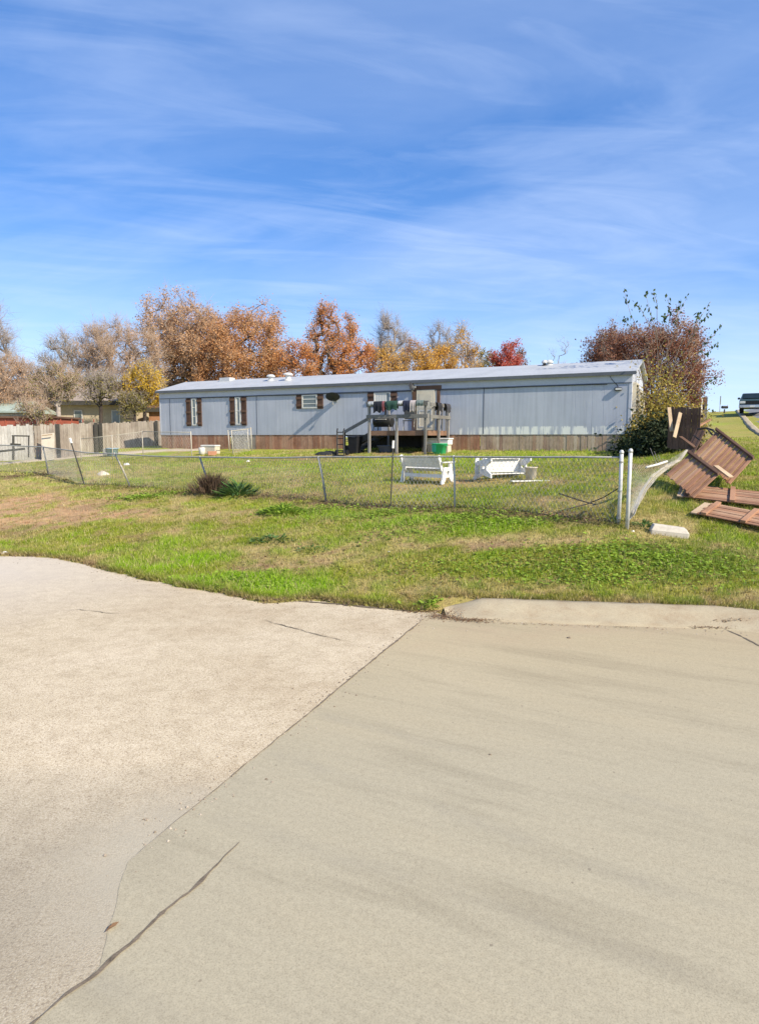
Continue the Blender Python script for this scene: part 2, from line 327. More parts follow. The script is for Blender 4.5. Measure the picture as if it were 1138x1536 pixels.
# ------------------------------------------------------------------ mesh helpers
class MB:
    def __init__(s): s.v = []; s.f = []
    def add(s, vs, fs):
        n = len(s.v); s.v += [tuple(v) for v in vs]; s.f += [tuple(i + n for i in f) for f in fs]; return s
    def box(s, c, d, ax=None):
        """centre, full size, optional 3 axis vectors"""
        c = Vector(c); X, Y, Z = ax if ax else (Vector((1, 0, 0)), Vector((0, 1, 0)), Vector((0, 0, 1)))
        X = Vector(X) * d[0] / 2; Y = Vector(Y) * d[1] / 2; Z = Vector(Z) * d[2] / 2
        vs = [c + X * a + Y * b + Z * e for a in (-1, 1) for b in (-1, 1) for e in (-1, 1)]
        return s.add(vs, [(0, 1, 3, 2), (4, 6, 7, 5), (0, 4, 5, 1), (2, 3, 7, 6), (0, 2, 6, 4), (1, 5, 7, 3)])
    def b2(s, lo, hi): return s.box([(a + b) / 2 for a, b in zip(lo, hi)], [b - a for a, b in zip(lo, hi)])
    def beam(s, a, b, w, t, up=(0, 0, 1)):
        a = Vector(a); b = Vector(b); L = (b - a).length; X = (b - a) / L
        Y = Vector(up).cross(X)
        if Y.length < 1e-4: Y = Vector((1, 0, 0)).cross(X)
        Y.normalize(); Z = X.cross(Y)
        return s.box((a + b) / 2, (L, w, t), (X, Y, Z))
    def tube(s, pts, r, n=6, cap=True):
        pts = [Vector(p) for p in pts]; rs = r if isinstance(r, (list, tuple)) else [r] * len(pts)
        base = len(s.v); ref = None
        for i, p in enumerate(pts):
            d = (pts[min(i + 1, len(pts) - 1)] - pts[max(i - 1, 0)]).normalized()
            if ref is None:
                ref = d.cross(Vector((0, 0, 1)));
                if ref.length < 1e-3: ref = d.cross(Vector((1, 0, 0)))
            ref = (ref - d * ref.dot(d)).normalized(); bi = d.cross(ref)
            for k in range(n):
                a = 2 * math.pi * k / n; s.v.append(tuple(p + (ref * math.cos(a) + bi * math.sin(a)) * rs[i]))
        for i in range(len(pts) - 1):
            for k in range(n):
                a = base + i * n + k; b = base + i * n + (k + 1) % n; s.f.append((a, b, b + n, a + n))
        if cap:
            s.f.append(tuple(base + k for k in reversed(range(n)))); s.f.append(tuple(base + (len(pts) - 1) * n + k for k in range(n)))
        return s
    def lathe(s, c, prof, n=16, ax=None):
        c = Vector(c); X, Y, Z = [Vector(a) for a in (ax or ((1, 0, 0), (0, 1, 0), (0, 0, 1)))]
        base = len(s.v)
        for r, z in prof:
            for k in range(n):
                a = 2 * math.pi * k / n; s.v.append(tuple(c + X * r * math.cos(a) + Y * r * math.sin(a) + Z * z))
        for i in range(len(prof) - 1):
            for k in range(n):
                a = base + i * n + k; b = base + i * n + (k + 1) % n; s.f.append((a, b, b + n, a + n))
        s.f.append(tuple(base + k for k in reversed(range(n)))); s.f.append(tuple(base + (len(prof) - 1) * n + k for k in range(n)))
        return s
    def prism(s, poly, z0, z1):
        n = len(poly); vs = [(x, y, z0) for x, y in poly] + [(x, y, z1) for x, y in poly]
        return s.add(vs, [tuple(reversed(range(n))), tuple(range(n, 2 * n))] + [(i, (i + 1) % n, (i + 1) % n + n, i + n) for i in range(n)])
    def build(s, name, m, parent=None, smooth=False, bevel=0, local=True):
        me = bpy.data.meshes.new(name); vs = s.v
        if parent is not None and not local:
            inv = root_matrix(parent).inverted(); vs = [tuple(inv @ Vector(v)) for v in vs]
        me.from_pydata(vs, [], s.f); me.update()
        return link(name, me, m, parent, smooth, bevel)
def root_matrix(o):
    mt = Matrix.LocRotScale(o.location, o.rotation_euler, o.scale)
    return root_matrix(o.parent) @ mt if o.parent else mt
def link(name, me, m, parent=None, smooth=False, bevel=0):
    o = bpy.data.objects.new(name, me); COL.objects.link(o)
    if m: me.materials.append(m)
    if parent is not None: o.parent = parent
    if smooth: me.polygons.foreach_set('use_smooth', [True] * len(me.polygons))
    if bevel:
        b = o.modifiers.new('bevel', 'BEVEL'); b.width = bevel; b.segments = 2; b.limit_method = 'ANGLE'
    return o
def npmesh(name, V, Fc):
    me = bpy.data.meshes.new(name); V = np.asarray(V, np.float32); Fc = np.asarray(Fc, np.int32); k = Fc.shape[1]
    me.vertices.add(len(V)); me.vertices.foreach_set('co', V.ravel())
    me.loops.add(Fc.size); me.loops.foreach_set('vertex_index', Fc.ravel())
    me.polygons.add(len(Fc)); me.polygons.foreach_set('loop_start', np.arange(0, Fc.size, k, dtype=np.int32))
    me.update(calc_edges=True); return me
def tint(me, rgb):
    a = me.color_attributes.new('tint', 'FLOAT_COLOR', 'POINT')
    c = np.ones((len(me.vertices), 4), np.float32); c[:, :3] = rgb; a.data.foreach_set('color', c.ravel())
def thing(name, label, cat, loc=(0, 0, 0), rz=0, group=None):
    o = bpy.data.objects.new(name, None); COL.objects.link(o); o.empty_display_size = .2
    o.location = loc; o.rotation_euler = (0, 0, rz); tag(o, label, cat, group); return o
def tag(o, label=None, cat=None, group=None, kind=None):
    if label: o['label'] = label
    if cat: o['category'] = cat
    if group: o['group'] = group
    if kind: o['kind'] = kind
    return o
def copy_tree(o, parent=None):
    c = o.copy(); COL.objects.link(c); c.parent = parent
    for ch in list(o.children): copy_tree(ch, c)
    return c

# ------------------------------------------------------------------ ground colours
PATCH = []
def patch(px, py, rx, ry, col, s=1.0):
    p = G(px, py); PATCH.append((p.x, p.y, rx, ry, col, s))
GREEN = (.265, .32, .032); BRIGHT = (.285, .46, .024); OLIVE = (.34, .315, .07); DRY = (.46, .36, .165); RED = (.50, .32, .18); DIRT = (.34, .225, .13); DEEP = (.185, .26, .028)
for a in [(40, 765, 2.6, 1.5, RED, .95), (110, 775, 2.2, .9, RED, .7), (250, 765, 1.6, .6, DRY, .5), (10, 735, 2, 1.0, DRY, .8), (180, 770, 1.5, .6, DIRT, .6),
          (160, 822, 2.2, .45, GREEN, .8), (260, 845, 1.5, .6, BRIGHT, .9), (340, 872, 1.3, .5, BRIGHT, 1), (420, 882, 1.0, .4, BRIGHT, 1), (230, 820, 1.0, .5, BRIGHT, .6),
          (390, 845, .8, .35, DIRT, .8), (400, 820, .9, .5, DRY, .8), (500, 835, 1.3, .5, DRY, .8), (450, 800, .9, .5, DRY, .6), (520, 800, .8, .4, OLIVE, .6),
          (500, 775, 1.3, .45, BRIGHT, .8), (640, 782, 1.8, .5, BRIGHT, .9), (760, 790, 1.6, .5, BRIGHT, .8), (830, 790, 1.0, .3, GREEN, .7), (700, 812, 1.6, .3, DRY, .8), (760, 815, .9, .22, DIRT, .6),
          (860, 805, 1.2, .3, DRY, .5), (950, 830, 1.3, .6, GREEN, .9), (1050, 840, 1.3, .8, DEEP, .8), (820, 860, 1.6, .5, GREEN, .8), (600, 850, 1.2, .6, OLIVE, .7), (650, 880, 1.5, .25, DRY, .6), (760, 885, 1.4, .22, DRY, .5),
          (860, 752, 1.4, .9, DRY, .9), (850, 765, 1.0, .4, DIRT, .5), (690, 722, 1.2, 1.0, RED, .8), (715, 714, 1.3, .9, RED, .7), (450, 715, 2.2, .8, DRY, .6), (520, 735, 1.5, .8, DRY, .5), (440, 745, 1.5, .5, DIRT, .6),
          (600, 745, 2.0, .7, GREEN, .6), (560, 705, 3, 1.2, GREEN, .5), (830, 700, 3, 1.8, GREEN, .7), (780, 685, 3.5, 1.6, BRIGHT, .35), (300, 700, 4, 1.6, GREEN, .5), (160, 705, 2.5, 1.3, DRY, .7), (80, 712, 2.5, 1.0, DRY, .6),
          (560, 682, 1.8, .8, DIRT, .8), (500, 684, 1.6, .5, DIRT, .7), (1100, 730, 1.5, .8, DEEP, .7), (1090, 690, 3, 2.5, GREEN, .6), (960, 740, .9, 1.2, DRY, .6), (930, 765, .8, .6, OLIVE, .6), (970, 700, 1.5, 2, DIRT, .7),
          (1100, 640, 6, 5, DRY, .6), (1080, 628, 8, 6, OLIVE, .6)]:
    patch(*a)
for (a_, b_), w_ in [((0, 716), .8), ((40, 714), .8), ((75, 711), .6), ((128, 728), .5), ((165, 731), .6), ((200, 733), .6), ((240, 738), .6), ((280, 741), .7), ((330, 745), .7), ((390, 747), .8), ((430, 750), .8), ((470, 754), .8), ((500, 756), .8), ((540, 759), .9), ((580, 762), .9), ((620, 764), .8), ((660, 766), .8), ((700, 768), .7), ((740, 771), .8), ((780, 774), .7), ((820, 777), .7), ((860, 780), .7), ((900, 784), .6)]:
    patch(a_, b_, .75, .30, (.20, .135, .08), w_)
for a in [(60, 750, 3.0, 1.0, RED, 1), (20, 772, 2.6, 1.1, RED, 1), (120, 780, 2.2, .7, RED, .95), (35, 795, 1.6, .5, DIRT, .8), (150, 760, 1.0, .4, DIRT, .8), (300, 775, 1.2, .4, DRY, .8), (390, 852, .55, .22, DIRT, 1), (470, 845, .7, .25, DRY, .9), (560, 815, .8, .3, DRY, .7), (740, 822, .7, .2, DIRT, .8), (860, 812, .9, .25, DRY, .8)]:
    patch(*a)
def gcol(x, y):
    x = np.asarray(x, float); y = np.asarray(y, float); sh = x.shape + (3,)
    def L(a, b, t): return a * (1 - t[..., None]) + np.array(b) * t[..., None]
    sm = lambda v, a, b: np.clip((v - a) / (b - a), 0, 1)
    c = np.broadcast_to(np.array(OLIVE), sh).copy()
    n1 = fbm(x * .45, y * .6, 21); n2 = fbm(x * 1.1, y * 1.5, 31); n3 = fbm(x * 3, y * 3.5, 41)
    c = L(c, GREEN, sm(n1, .38, .55) * .85); c = L(c, DRY, sm(n2, .53, .66) * .8); c = L(c, DRY, sm(n3, .57, .70) * .45)
    wn = (fbm(x * 1.7, y * 1.7, 51) - .5)
    for (X, Y, rx, ry, col, s) in PATCH:
        k = Y / 14.0 if Y > 20 else 1
        d = np.sqrt(((x - X) / (rx * k)) ** 2 + ((y - Y) / (ry * k)) ** 2) + wn * 1.3
        c = L(c, col, sm(1.25 - d, 0, .8) * s)
    c = L(c, DIRT, sm(fbm(x * 2.3, y * 2.6, 61), .60, .70) * .6); c = L(c, BRIGHT, sm(fbm(x * 2.1, y * 2.1, 71), .57, .70) * .45); c = L(c, DEEP, sm(fbm(x * 5, y * 5.5, 81), .56, .68) * .5)
    # bare soil under the edge of the paving
    s = y - edge(x)
    c = L(c, DIRT, np.clip(1 - np.abs(s) / .16, 0, 1) * .7)
    return c

# ================================================================== THE SETTING
def grid_axis(lo, hi, a, b, step):
    v = list(np.arange(a, b, step)); st = step; x = b
    while x < hi: v.append(x); st *= 1.13; x += st
    v.append(hi); st = step; x = a; left = []
    while x > lo:
        st *= 1.13; x -= st; left.append(max(x, lo))
    return np.array(left[::-1] + v)
def terrain():
    xs = grid_axis(-900, 900, -18, 12, .16); ys = grid_axis(-300, 1500, 8.2, 30, .14)
    X, Y = np.meshgrid(xs, ys); Z = height(X, Y); C = gcol(X, Y)
    nx, ny = len(xs), len(ys)
    i = np.arange(nx * ny).reshape(ny, nx)
    Fc = np.stack([i[:-1, :-1], i[:-1, 1:], i[1:, 1:], i[1:, :-1]], -1).reshape(-1, 4)
    me = npmesh('ground', np.stack([X, Y, Z], -1).reshape(-1, 3), Fc); tint(me, C.reshape(-1, 3))
    me.polygons.foreach_set('use_smooth', [True] * len(me.polygons))
    return tag(link('ground', me, M['lawn']), kind='structure')
terrain()

# joint between the two pavings, in plan
J0 = GZ(640, 925); J1 = GZ(192, 1294); J2 = GZ(330, 1292); J2b = GZ(362, 1266); J3 = GZ(150, 1450); J4 = GZ(40, 1545)
dj = (J4 - J3).normalized(); J5 = J4 + dj * 30
def ragged(pts, amp, step=.06, seed=1):
    out = []
    for a, b in zip(pts[:-1], pts[1:]):
        L = (b - a).length; n = max(2, int(L / step)); nrm = Vector((-(b - a).y, (b - a).x, 0)).normalized()
        for k in range(n):
            p = a + (b - a) * (k / n); w = (float(fbm(p.x * 5, p.y * 5, seed)) - .5) * 2 * amp
            out.append(p + nrm * w)
    out.append(pts[-1]); return out
J1b = GZ(168, 1372)
jl = ragged([J0, J1], .012, .08, 3) + ragged([J1, J1b, J3], .02, .03, 4)[1:] + ragged([J3, J4], .02, .06, 5)[1:] + [J5]
def sheet(name, poly, z, m):
    me = bpy.data.meshes.new(name); me.from_pydata([(p[0], p[1], z) for p in poly], [], [tuple(range(len(poly)))]); me.update()
    return tag(link(name, me, m), kind='structure')
back = []
for x in np.arange(-60, .9, .25): back.append((x, float(edge(x)) + .55))
sheet('asphalt_road', [(J0.x + .25, J0.y + .4)] + [tuple(p[:2]) for p in jl] + [(-60, -40)] + back, 0.0, M['asphalt'])
kn = [(float(x), float(np.interp(x, EX, EY)) - .6) for x in np.arange(1.0, 14, .5)]
sheet('concrete_road', [(J0.x, J0.y + .12)] + [(.75, 9.3)] + kn + [(80, -40), (60, -60), (J5.x, J5.y - 20)] + [tuple(p[:2]) for p in jl[::-1]], 0.003, M['concrete'])
def crack(name, pts, w0, w1, seed, z=.009, amp=.02):
    """open joint filled with dirt: a thin ragged strip"""
    c = ragged(pts, amp, .03, seed); V = []; Fc = []
    for i, p in enumerate(c):
        d = (c[min(i + 1, len(c) - 1)] - c[max(i - 1, 0)]).normalized(); nn = Vector((-d.y, d.x, 0))
        t = i / (len(c) - 1); w = (w0 + (w1 - w0) * t) * (.08 + 1.5 * max(0, float(vnoise(p.x * 7, p.y * 7, seed)) * .6 + float(vnoise(p.x * 31, p.y * 31, seed)) * .5 - .12)) * min(1, 8 * t + .15, 8 * (1 - t) + .15)
        V += [(p + nn * w / 2)[:2] + (z,), (p - nn * w / 2)[:2] + (z,)]
        if i: k = 2 * i; Fc.append((k - 2, k - 1, k + 1, k))
    me = bpy.data.meshes.new(name); me.from_pydata(V, [], Fc); me.update()
    return tag(link(name, me, M['crack']), kind='structure')
crack('pavement_joint', [J0, J1], .034, .006, 3, .009, .012)
crack('pavement_joint', [J2b, GZ(290, 1335), J3 + Vector((.02, .0, 0)), J4, J4 + dj * 1.0], .020, .032, 5, .009, .022)
crack('pavement_crack', [GZ(395, 930), GZ(430, 940), GZ(470, 950), GZ(520, 962)], .016, .014, 12, .009, .05)
crack('pavement_crack', [GZ(90, 917), GZ(120, 915), GZ(160, 920), GZ(190, 921)], .012, .012, 14, .009, .06)
crack('pavement_crack', [GZ(440, 902), GZ(510, 907), GZ(570, 913), GZ(625, 918)], .05, .06, 16)
crack('pavement_crack', [GZ(1085, 944), GZ(1110, 955), GZ(1150, 975)], .02, .03, 17)
# rolled kerb, swept along the end of the concrete road
def kerb():
    prof = [(-.02, -.03), (0, .006), (.14, .022), (.28, .066), (.40, .115), (.50, .143), (.58, .150), (.68, .150), (.70, .02)]
    line = [Vector((x, float(edge(x)) - .62 + .0, 0)) for x in np.concatenate([np.arange(.93, 4.5, .12), np.arange(4.5, 12, .25)])]
    V = []; n = len(prof)
    for i, p in enumerate(line):
        d = (line[min(i + 1, len(line) - 1)] - line[max(i - 1, 0)]).normalized(); nn = Vector((-d.y, d.x, 0))
        h = min(1, .12 + i * .22); wob = (float(fbm(p.x * 3, 0, 9)) - .5) * .05
        for (a, z) in prof:
            q = p + nn * (a * (1 if i > 1 else .9) + wob); V.append((q.x, q.y, z * h + .004 + (float(fbm(p.x * 7, a * 9, 3)) - .5) * .018))
    Fc = [(i * n + k, i * n + k + 1, (i + 1) * n + k + 1, (i + 1) * n + k) for i in range(len(line) - 1) for k in range(n - 1)] + [tuple(range(n))]
    me = bpy.data.meshes.new('kerb'); me.from_pydata(V, [], Fc); me.update()
    return tag(link('kerb', me, M['kerb'], smooth=True), kind='structure')
kerb()
def blob(name, c, rx, ry, z, m, seed, kind='structure', rot=0):
    pts = []
    for k in range(40):
        a = 2 * math.pi * k / 40; r = .55 + .9 * float(fbm(math.cos(a) * 1.7 + 5, math.sin(a) * 1.7 + 5, seed))
        x = rx * r * math.cos(a); y = ry * r * math.sin(a); pts.append((c.x + x * math.cos(rot) - y * math.sin(rot), c.y + x * math.sin(rot) + y * math.cos(rot)))
    return sheet(name, pts, z, m)
# sandy track across the yard, laid on the terrain
def strip(name, pts, w, m, lift=.03, seed=1):
    pts = [Vector(p) for p in pts]; dense = []
    for a, b in zip(pts[:-1], pts[1:]):
        n = max(2, int((b - a).length / .4))
        dense += [a + (b - a) * k / n for k in range(n)]
    dense.append(pts[-1]); V = []; Fc = []; K = 6
    for i, p in enumerate(dense):
        d = (dense[min(i + 1, len(dense) - 1)] - dense[max(i - 1, 0)]); d.z = 0; d.normalize(); nn = Vector((-d.y, d.x, 0))
        ww = w[0] + (w[1] - w[0]) * i / (len(dense) - 1) if isinstance(w, tuple) else w
        for k in range(K + 1):
            e = (k / K - .5) * ww * (1 + .5 * (float(fbm(p.x * .8, p.y * .8 + 40 * (k > 3), seed)) - .5)); q = p + nn * e
            V.append((q.x, q.y, hz(q.x, q.y) + (lift if 0 < k < K else -.05)))
        if i:
            for k in range(K): a = (i - 1) * (K + 1) + k; Fc.append((a, a + 1, a + K + 2, a + K + 1))
    me = bpy.data.meshes.new(name); me.from_pydata(V, [], Fc); me.update()
    return tag(link(name, me, m, smooth=True), kind='structure')
strip('sandy_path', [G(-40, 702), G(0, 696), G(60, 690), G(120, 685), G(175, 680), G(240, 676), G(310, 674)], (1.2, .9), M['sand'], .04, 3)
_re = [P(1160, 668, 27), P(1139, 651, 37), P(1124, 637, 46), P(1113, 626, 56), P(1108, 621, 62), P(1104, 619, 75)]
strip('hill_road', [(p.x + 3.55, p.y - .8, 0) for p in [P(1200, 700, 17)] + _re], 6.5, M['hillroad'], .06, 8)
strip('road_edge_strip', [(p.x, p.y, 0) for p in [P(1200, 700, 17)] + _re], .5, M['kerb'], .09, 9)

# ------------------------------------------------------------------ grass (uncountable)
def grass():
    def sample(n, ylo, yhi):
        y = RNG.uniform(ylo, yhi, n) ; x = RNG.uniform(-.62, .64, n) * (y + .8)
        return x, y
    xs = []; ys = []
    for n, a, b in ((150000, 8.3, 12), (150000, 12, 16), (110000, 16, 22), (60000, 22, 31)):
        x, y = sample(n, a, b); xs.append(x); ys.append(y)
    # thicker fringe creeping over the paving
    t = RNG.uniform(-8.5, 5.6, 26000); xs.append(t); ys.append(edge(t) + np.abs(RNG.normal(0, .22, len(t))) - .06)
    x = np.concatenate(xs); y = np.concatenate(ys)
    s = y - edge(x)
    c = gcol(x, y); g = c[:, 1] / (c[:, 0] + 1e-6)
    keep = (s > -.05) & (RNG.random(len(x)) < np.clip((g - .62) * 2.2, .10, 1))
    keep &= ~((x > .75) & (s < .06)) & (height(x, y) > .0)
    # along the trailer footprint nothing grows
    x = x[keep]; y = y[keep]; c = c[keep]; n = len(x)
    z = height(x, y)
    h = (.022 + .05 * RNG.random(n) ** 1.6) * (.7 + .9 * fbm(x * 1.3, y * 1.3, 77)) * (1 + .25 * np.clip((y - 12) / 10, 0, 1))
    br = np.clip((c[:, 1] - .34) / .08, 0, 1); h = h * (1 + .7 * br)
    a = RNG.uniform(0, 2 * np.pi, n); w = .0035 + .004 * RNG.random(n); w = w * (1 + np.clip((y - 10) / 12, 0, 1.5))
    lean = h * RNG.uniform(.1, .9, n); la = RNG.uniform(0, 2 * np.pi, n)
    V = np.empty((n, 3, 3)); dx = np.cos(a) * w; dy = np.sin(a) * w
    V[:, 0] = np.c_[x - dx, y - dy, z - .01]; V[:, 1] = np.c_[x + dx, y + dy, z - .01]; V[:, 2] = np.c_[x + np.cos(la) * lean, y + np.sin(la) * lean, z + h]
    col = c * (.75 + .6 * RNG.random((n, 1))) ; dryb = RNG.random(n) < .16; col[dryb] = np.array((.60, .50, .25)) * (.7 + .5 * RNG.random((dryb.sum(), 1)))
    # taller tufts
    m = 5200; y2 = np.concatenate([RNG.uniform(8.4, 24, m), edge(t2 := RNG.uniform(-8.6, 5.4, 900)) + np.abs(RNG.normal(0, .12, 900)) + .02]); x2 = np.concatenate([RNG.uniform(-.6, .62, m) * (y2[:m] + .5), t2])
    ok = (y2 - edge(x2) > .03) & ~((x2 > .75) & (y2 - edge(x2) < .09)); x2 = x2[ok]; y2 = y2[ok]; cc = gcol(x2, y2); kk = 16
    hh = np.repeat((.05 + .09 * RNG.random(len(x2)) ** 2) * np.where(cc[:, 1] > cc[:, 0], 1, .7), kk); cc = np.repeat(cc, kk, 0) * (.7 + .6 * RNG.random((len(x2) * kk, 1))); x2 = np.repeat(x2, kk); y2 = np.repeat(y2, kk); q = len(x2)
    ang = RNG.uniform(0, 2 * np.pi, q); rd = np.abs(RNG.normal(0, .025, q)); bx = x2 + np.cos(ang) * rd; by = y2 + np.sin(ang) * rd; bz = height(bx, by); ww = .004 + .003 * RNG.random(q); hh = hh * RNG.uniform(.5, 1.1, q); ln = hh * RNG.uniform(.2, 1.0, q)
    V2 = np.empty((q, 3, 3)); V2[:, 0] = np.c_[bx - np.sin(ang) * ww, by + np.cos(ang) * ww, bz - .01]; V2[:, 1] = np.c_[bx + np.sin(ang) * ww, by - np.cos(ang) * ww, bz - .01]; V2[:, 2] = np.c_[bx + np.cos(ang) * ln, by + np.sin(ang) * ln, bz + hh]
    V = np.concatenate([V, V2]); col = np.concatenate([col, cc]); n = len(V)
    me = npmesh('grass', V.reshape(-1, 3), np.arange(n * 3).reshape(-1, 3)); tint(me, np.repeat(col, 3, 0))
    return tag(link('grass', me, M['blade']), 'short patchy green and straw grass covering the bank and yard', 'grass', kind='stuff')
grass()

# ------------------------------------------------------------------ leafy weeds
M['weed'] = leafmat('weed_leaf', [(.14, .22, .03), (.22, .33, .04), (.30, .43, .05), (.36, .46, .09)], .3, 2)
M['weed_dark'] = leafmat('strap_leaf', [(.05, .10, .03), (.09, .17, .045), (.18, .26, .10)], .25, 3)
M['deadstem'] = leafmat('dead_stem', [(.05, .032, .022), (.09, .06, .04), (.15, .10, .065), (.22, .16, .10)], .1, 5)
M['litter'] = leafmat('leaf_litter', [(.12, .07, .04), (.22, .13, .07), (.30, .21, .12)], .1, 2)
def leaves_mesh(name, C, N, U, L, W):
    """kite-shaped leaf faces: centre, normal hint, long axis, length, width arrays"""
    U = U / np.linalg.norm(U, axis=1, keepdims=True); S = np.cross(U, N); S /= np.linalg.norm(S, axis=1, keepdims=True) + 1e-9
    n = len(C); L = np.broadcast_to(L, n)[:, None]; W = np.broadcast_to(W, n)[:, None]
    V = np.stack([C - U * L * .5, C + S * W * .5 + U * L * .05, C + U * L * .5, C - S * W * .5 + U * L * .05], 1)
    return npmesh(name, V.reshape(-1, 3), np.arange(n * 4).reshape(-1, 4))
def rnd_dirs(n):
    v = RNG.normal(size=(n, 3)); return v / np.linalg.norm(v, axis=1, keepdims=True)
def ground_weeds():
    """creeping broad leaved ground cover along the fence line and in the bank"""
    cs = []
    for px, py, rx, ry, n in [(470, 768, 1.1, .4, 1500), (560, 774, 1.3, .4, 1500), (660, 780, 1.4, .4, 1500), (760, 785, 1.2, .35, 1200), (620, 800, 1.6, .4, 500), (240, 742, 1.2, .35, 700), (205, 748, .8, .3, 400),
                              (950, 830, 1.2, .5, 900), (1040, 850, 1.2, .6, 900), (860, 850, 1.6, .5, 800), (730, 845, 1.6, .4, 500), (900, 870, 1.2, .3, 500), (345, 868, 1.0, .3, 500), (415, 880, .8, .25, 400), (650, 905, .25, .08, 200)]:
        p = G(px, py); a = RNG.normal(size=(n, 2)) * np.array([rx, ry]) * .6
        cs.append(np.c_[p.x + a[:, 0], p.y + a[:, 1]])
    c = np.concatenate(cs); c = c[(c[:, 1] - edge(c[:, 0]) > .02)]; n = len(c)
    z = height(c[:, 0], c[:, 1]); C = np.c_[c, z + .015 + .06 * RNG.random(n) ** 2]
    N = rnd_dirs(n) * .55 + np.array([0, 0, 1.0]); U = rnd_dirs(n); U[:, 2] = .3 * RNG.random(n)
    me = leaves_mesh('ground_cover', C, N, U, .04 + .07 * RNG.random(n) ** 1.5, .025 + .035 * RNG.random(n))
    return tag(link('ground_cover', me, M['weed']), 'bright green creeping weeds spread over the bank below the wire fence', 'weeds', kind='stuff')
ground_weeds()
def weed_plant(name, label, px, py, r, h, n, m, L, W, cat='weed', group=None, up=.6):
    p = G(px, py); t = thing(name, label, cat, p, 0, group)
    a = RNG.uniform(0, 2 * np.pi, n); rr = np.sqrt(RNG.random(n)) * r
    U = np.c_[np.cos(a), np.sin(a), up * (1.3 - rr / r) + .2 * RNG.normal(size=n)]
    ln = L * (.6 + .7 * RNG.random(n)); zz = h * (1 - (rr / r) ** 1.5) * RNG.random(n) + ln * .2
    C = np.c_[np.cos(a) * rr, np.sin(a) * rr * .8, zz]
    me = leaves_mesh('foliage', C, rnd_dirs(n) * .4 + np.array([0, 0, 1.0]), U, ln, W * (.6 + .7 * RNG.random(n)))
    link('foliage', me, m, t); return t
WG = 'leafy weeds growing on the bank'
weed_plant('weed_plant', 'big bright leafy weed clump in front of the leaning galvanised post', 425, 770, .62, .26, 420, M['weed'], .15, .06, group=WG)
weed_plant('weed_plant', 'low grey green weed rosette halfway down the bank towards the asphalt', 412, 812, .50, .13, 170, M['weed_dark'], .13, .045, group=WG)
weed_plant('weed_plant', 'long straggling light green weed patch on the bare bank far from the house steps', 215, 748, .55, .13, 180, M['weed'], .14, .05, group=WG)
weed_plant('weed_plant', 'small sparse weed tuft above the bright grass lip of the asphalt', 470, 826, .35, .10, 90, M['weed_dark'], .10, .03, group=WG)
weed_plant('weed_plant', 'tuft of weeds growing out of the open corner between kerb and asphalt', 645, 912, .13, .10, 120, M['weed'], .07, .018, group=WG)
weed_plant('weed_plant', 'dark weeds at the foot of the free standing gate post', 965, 790, .32, .12, 160, M['weed_dark'], .09, .035, group=WG)
weed_plant('strap_leaf_plant', 'dark green strap leaved plant beside the dead brown clump at the fence', 357, 744, .58, .38, 170, M['weed_dark'], .42, .06, 'plant', up=.8)
t = thing('dead_shrub', 'dead brown grass clump at the foot of a leaning fence post', 'shrub', G(318, 742))
n = 900; a = RNG.uniform(0, 2 * np.pi, n); rr = np.abs(RNG.normal(0, .30, n)); ht = (.3 + .45 * RNG.random(n)) * np.exp(-(rr / .7) ** 2)
C = np.c_[np.cos(a) * rr * 1.25, np.sin(a) * rr * .7, ht * .5]; U = np.c_[np.cos(a) * .6 + RNG.normal(0, .35, n), np.sin(a) * .6 + RNG.normal(0, .35, n), np.full(n, 1.1)]
link('stems', leaves_mesh('stems', C, rnd_dirs(n), U, ht * 1.1, .022), M['deadstem'], t)
def debris(name, label, cat, pts, n, spread, m, hgt=.12, L=.12, W=.02, kind='stuff'):
    cs = []
    for px, py in pts:
        p = G(px, py); a = RNG.normal(size=(n, 2)) * np.array(spread); cs.append(np.c_[p.x + a[:, 0], p.y + a[:, 1]])
    c = np.concatenate(cs); k = len(c); C = np.c_[c, height(c[:, 0], c[:, 1]) + hgt * RNG.random(k) ** 2]
    U = rnd_dirs(k); U[:, 2] = np.abs(U[:, 2]) * .7
    me = leaves_mesh(name, C, rnd_dirs(k), U, L * (.5 + RNG.random(k)), W * (.5 + RNG.random(k)))
    return tag(link(name, me, m), label, cat, kind=kind)
debris('dead_grass', 'dead dry grass matted along the bottom of the wire fence', 'dead grass',
       [(20, 715), (45, 714), (70, 712), (95, 722), (150, 729), (200, 733), (240, 738), (270, 740), (400, 747), (430, 750), (460, 753), (495, 756), (540, 757), (575, 762), (620, 764), (660, 765), (710, 768), (760, 772), (810, 776), (860, 780), (905, 786)], 130, (.35, .13), M['deadstem'], .15, .11, .016)
debris('edge_litter', 'dark soil crumbs and dead thatch along the ragged edge of the asphalt', 'soil', [(px_, float(np.interp(px_, [0, 60, 110, 200, 300, 400, 470, 560, 640], [833, 836, 843, 868, 886, 903, 902, 911, 917]))) for px_ in range(0, 645, 12)], 26, (.12, .07), M['deadstem'], .02, .04, .022)
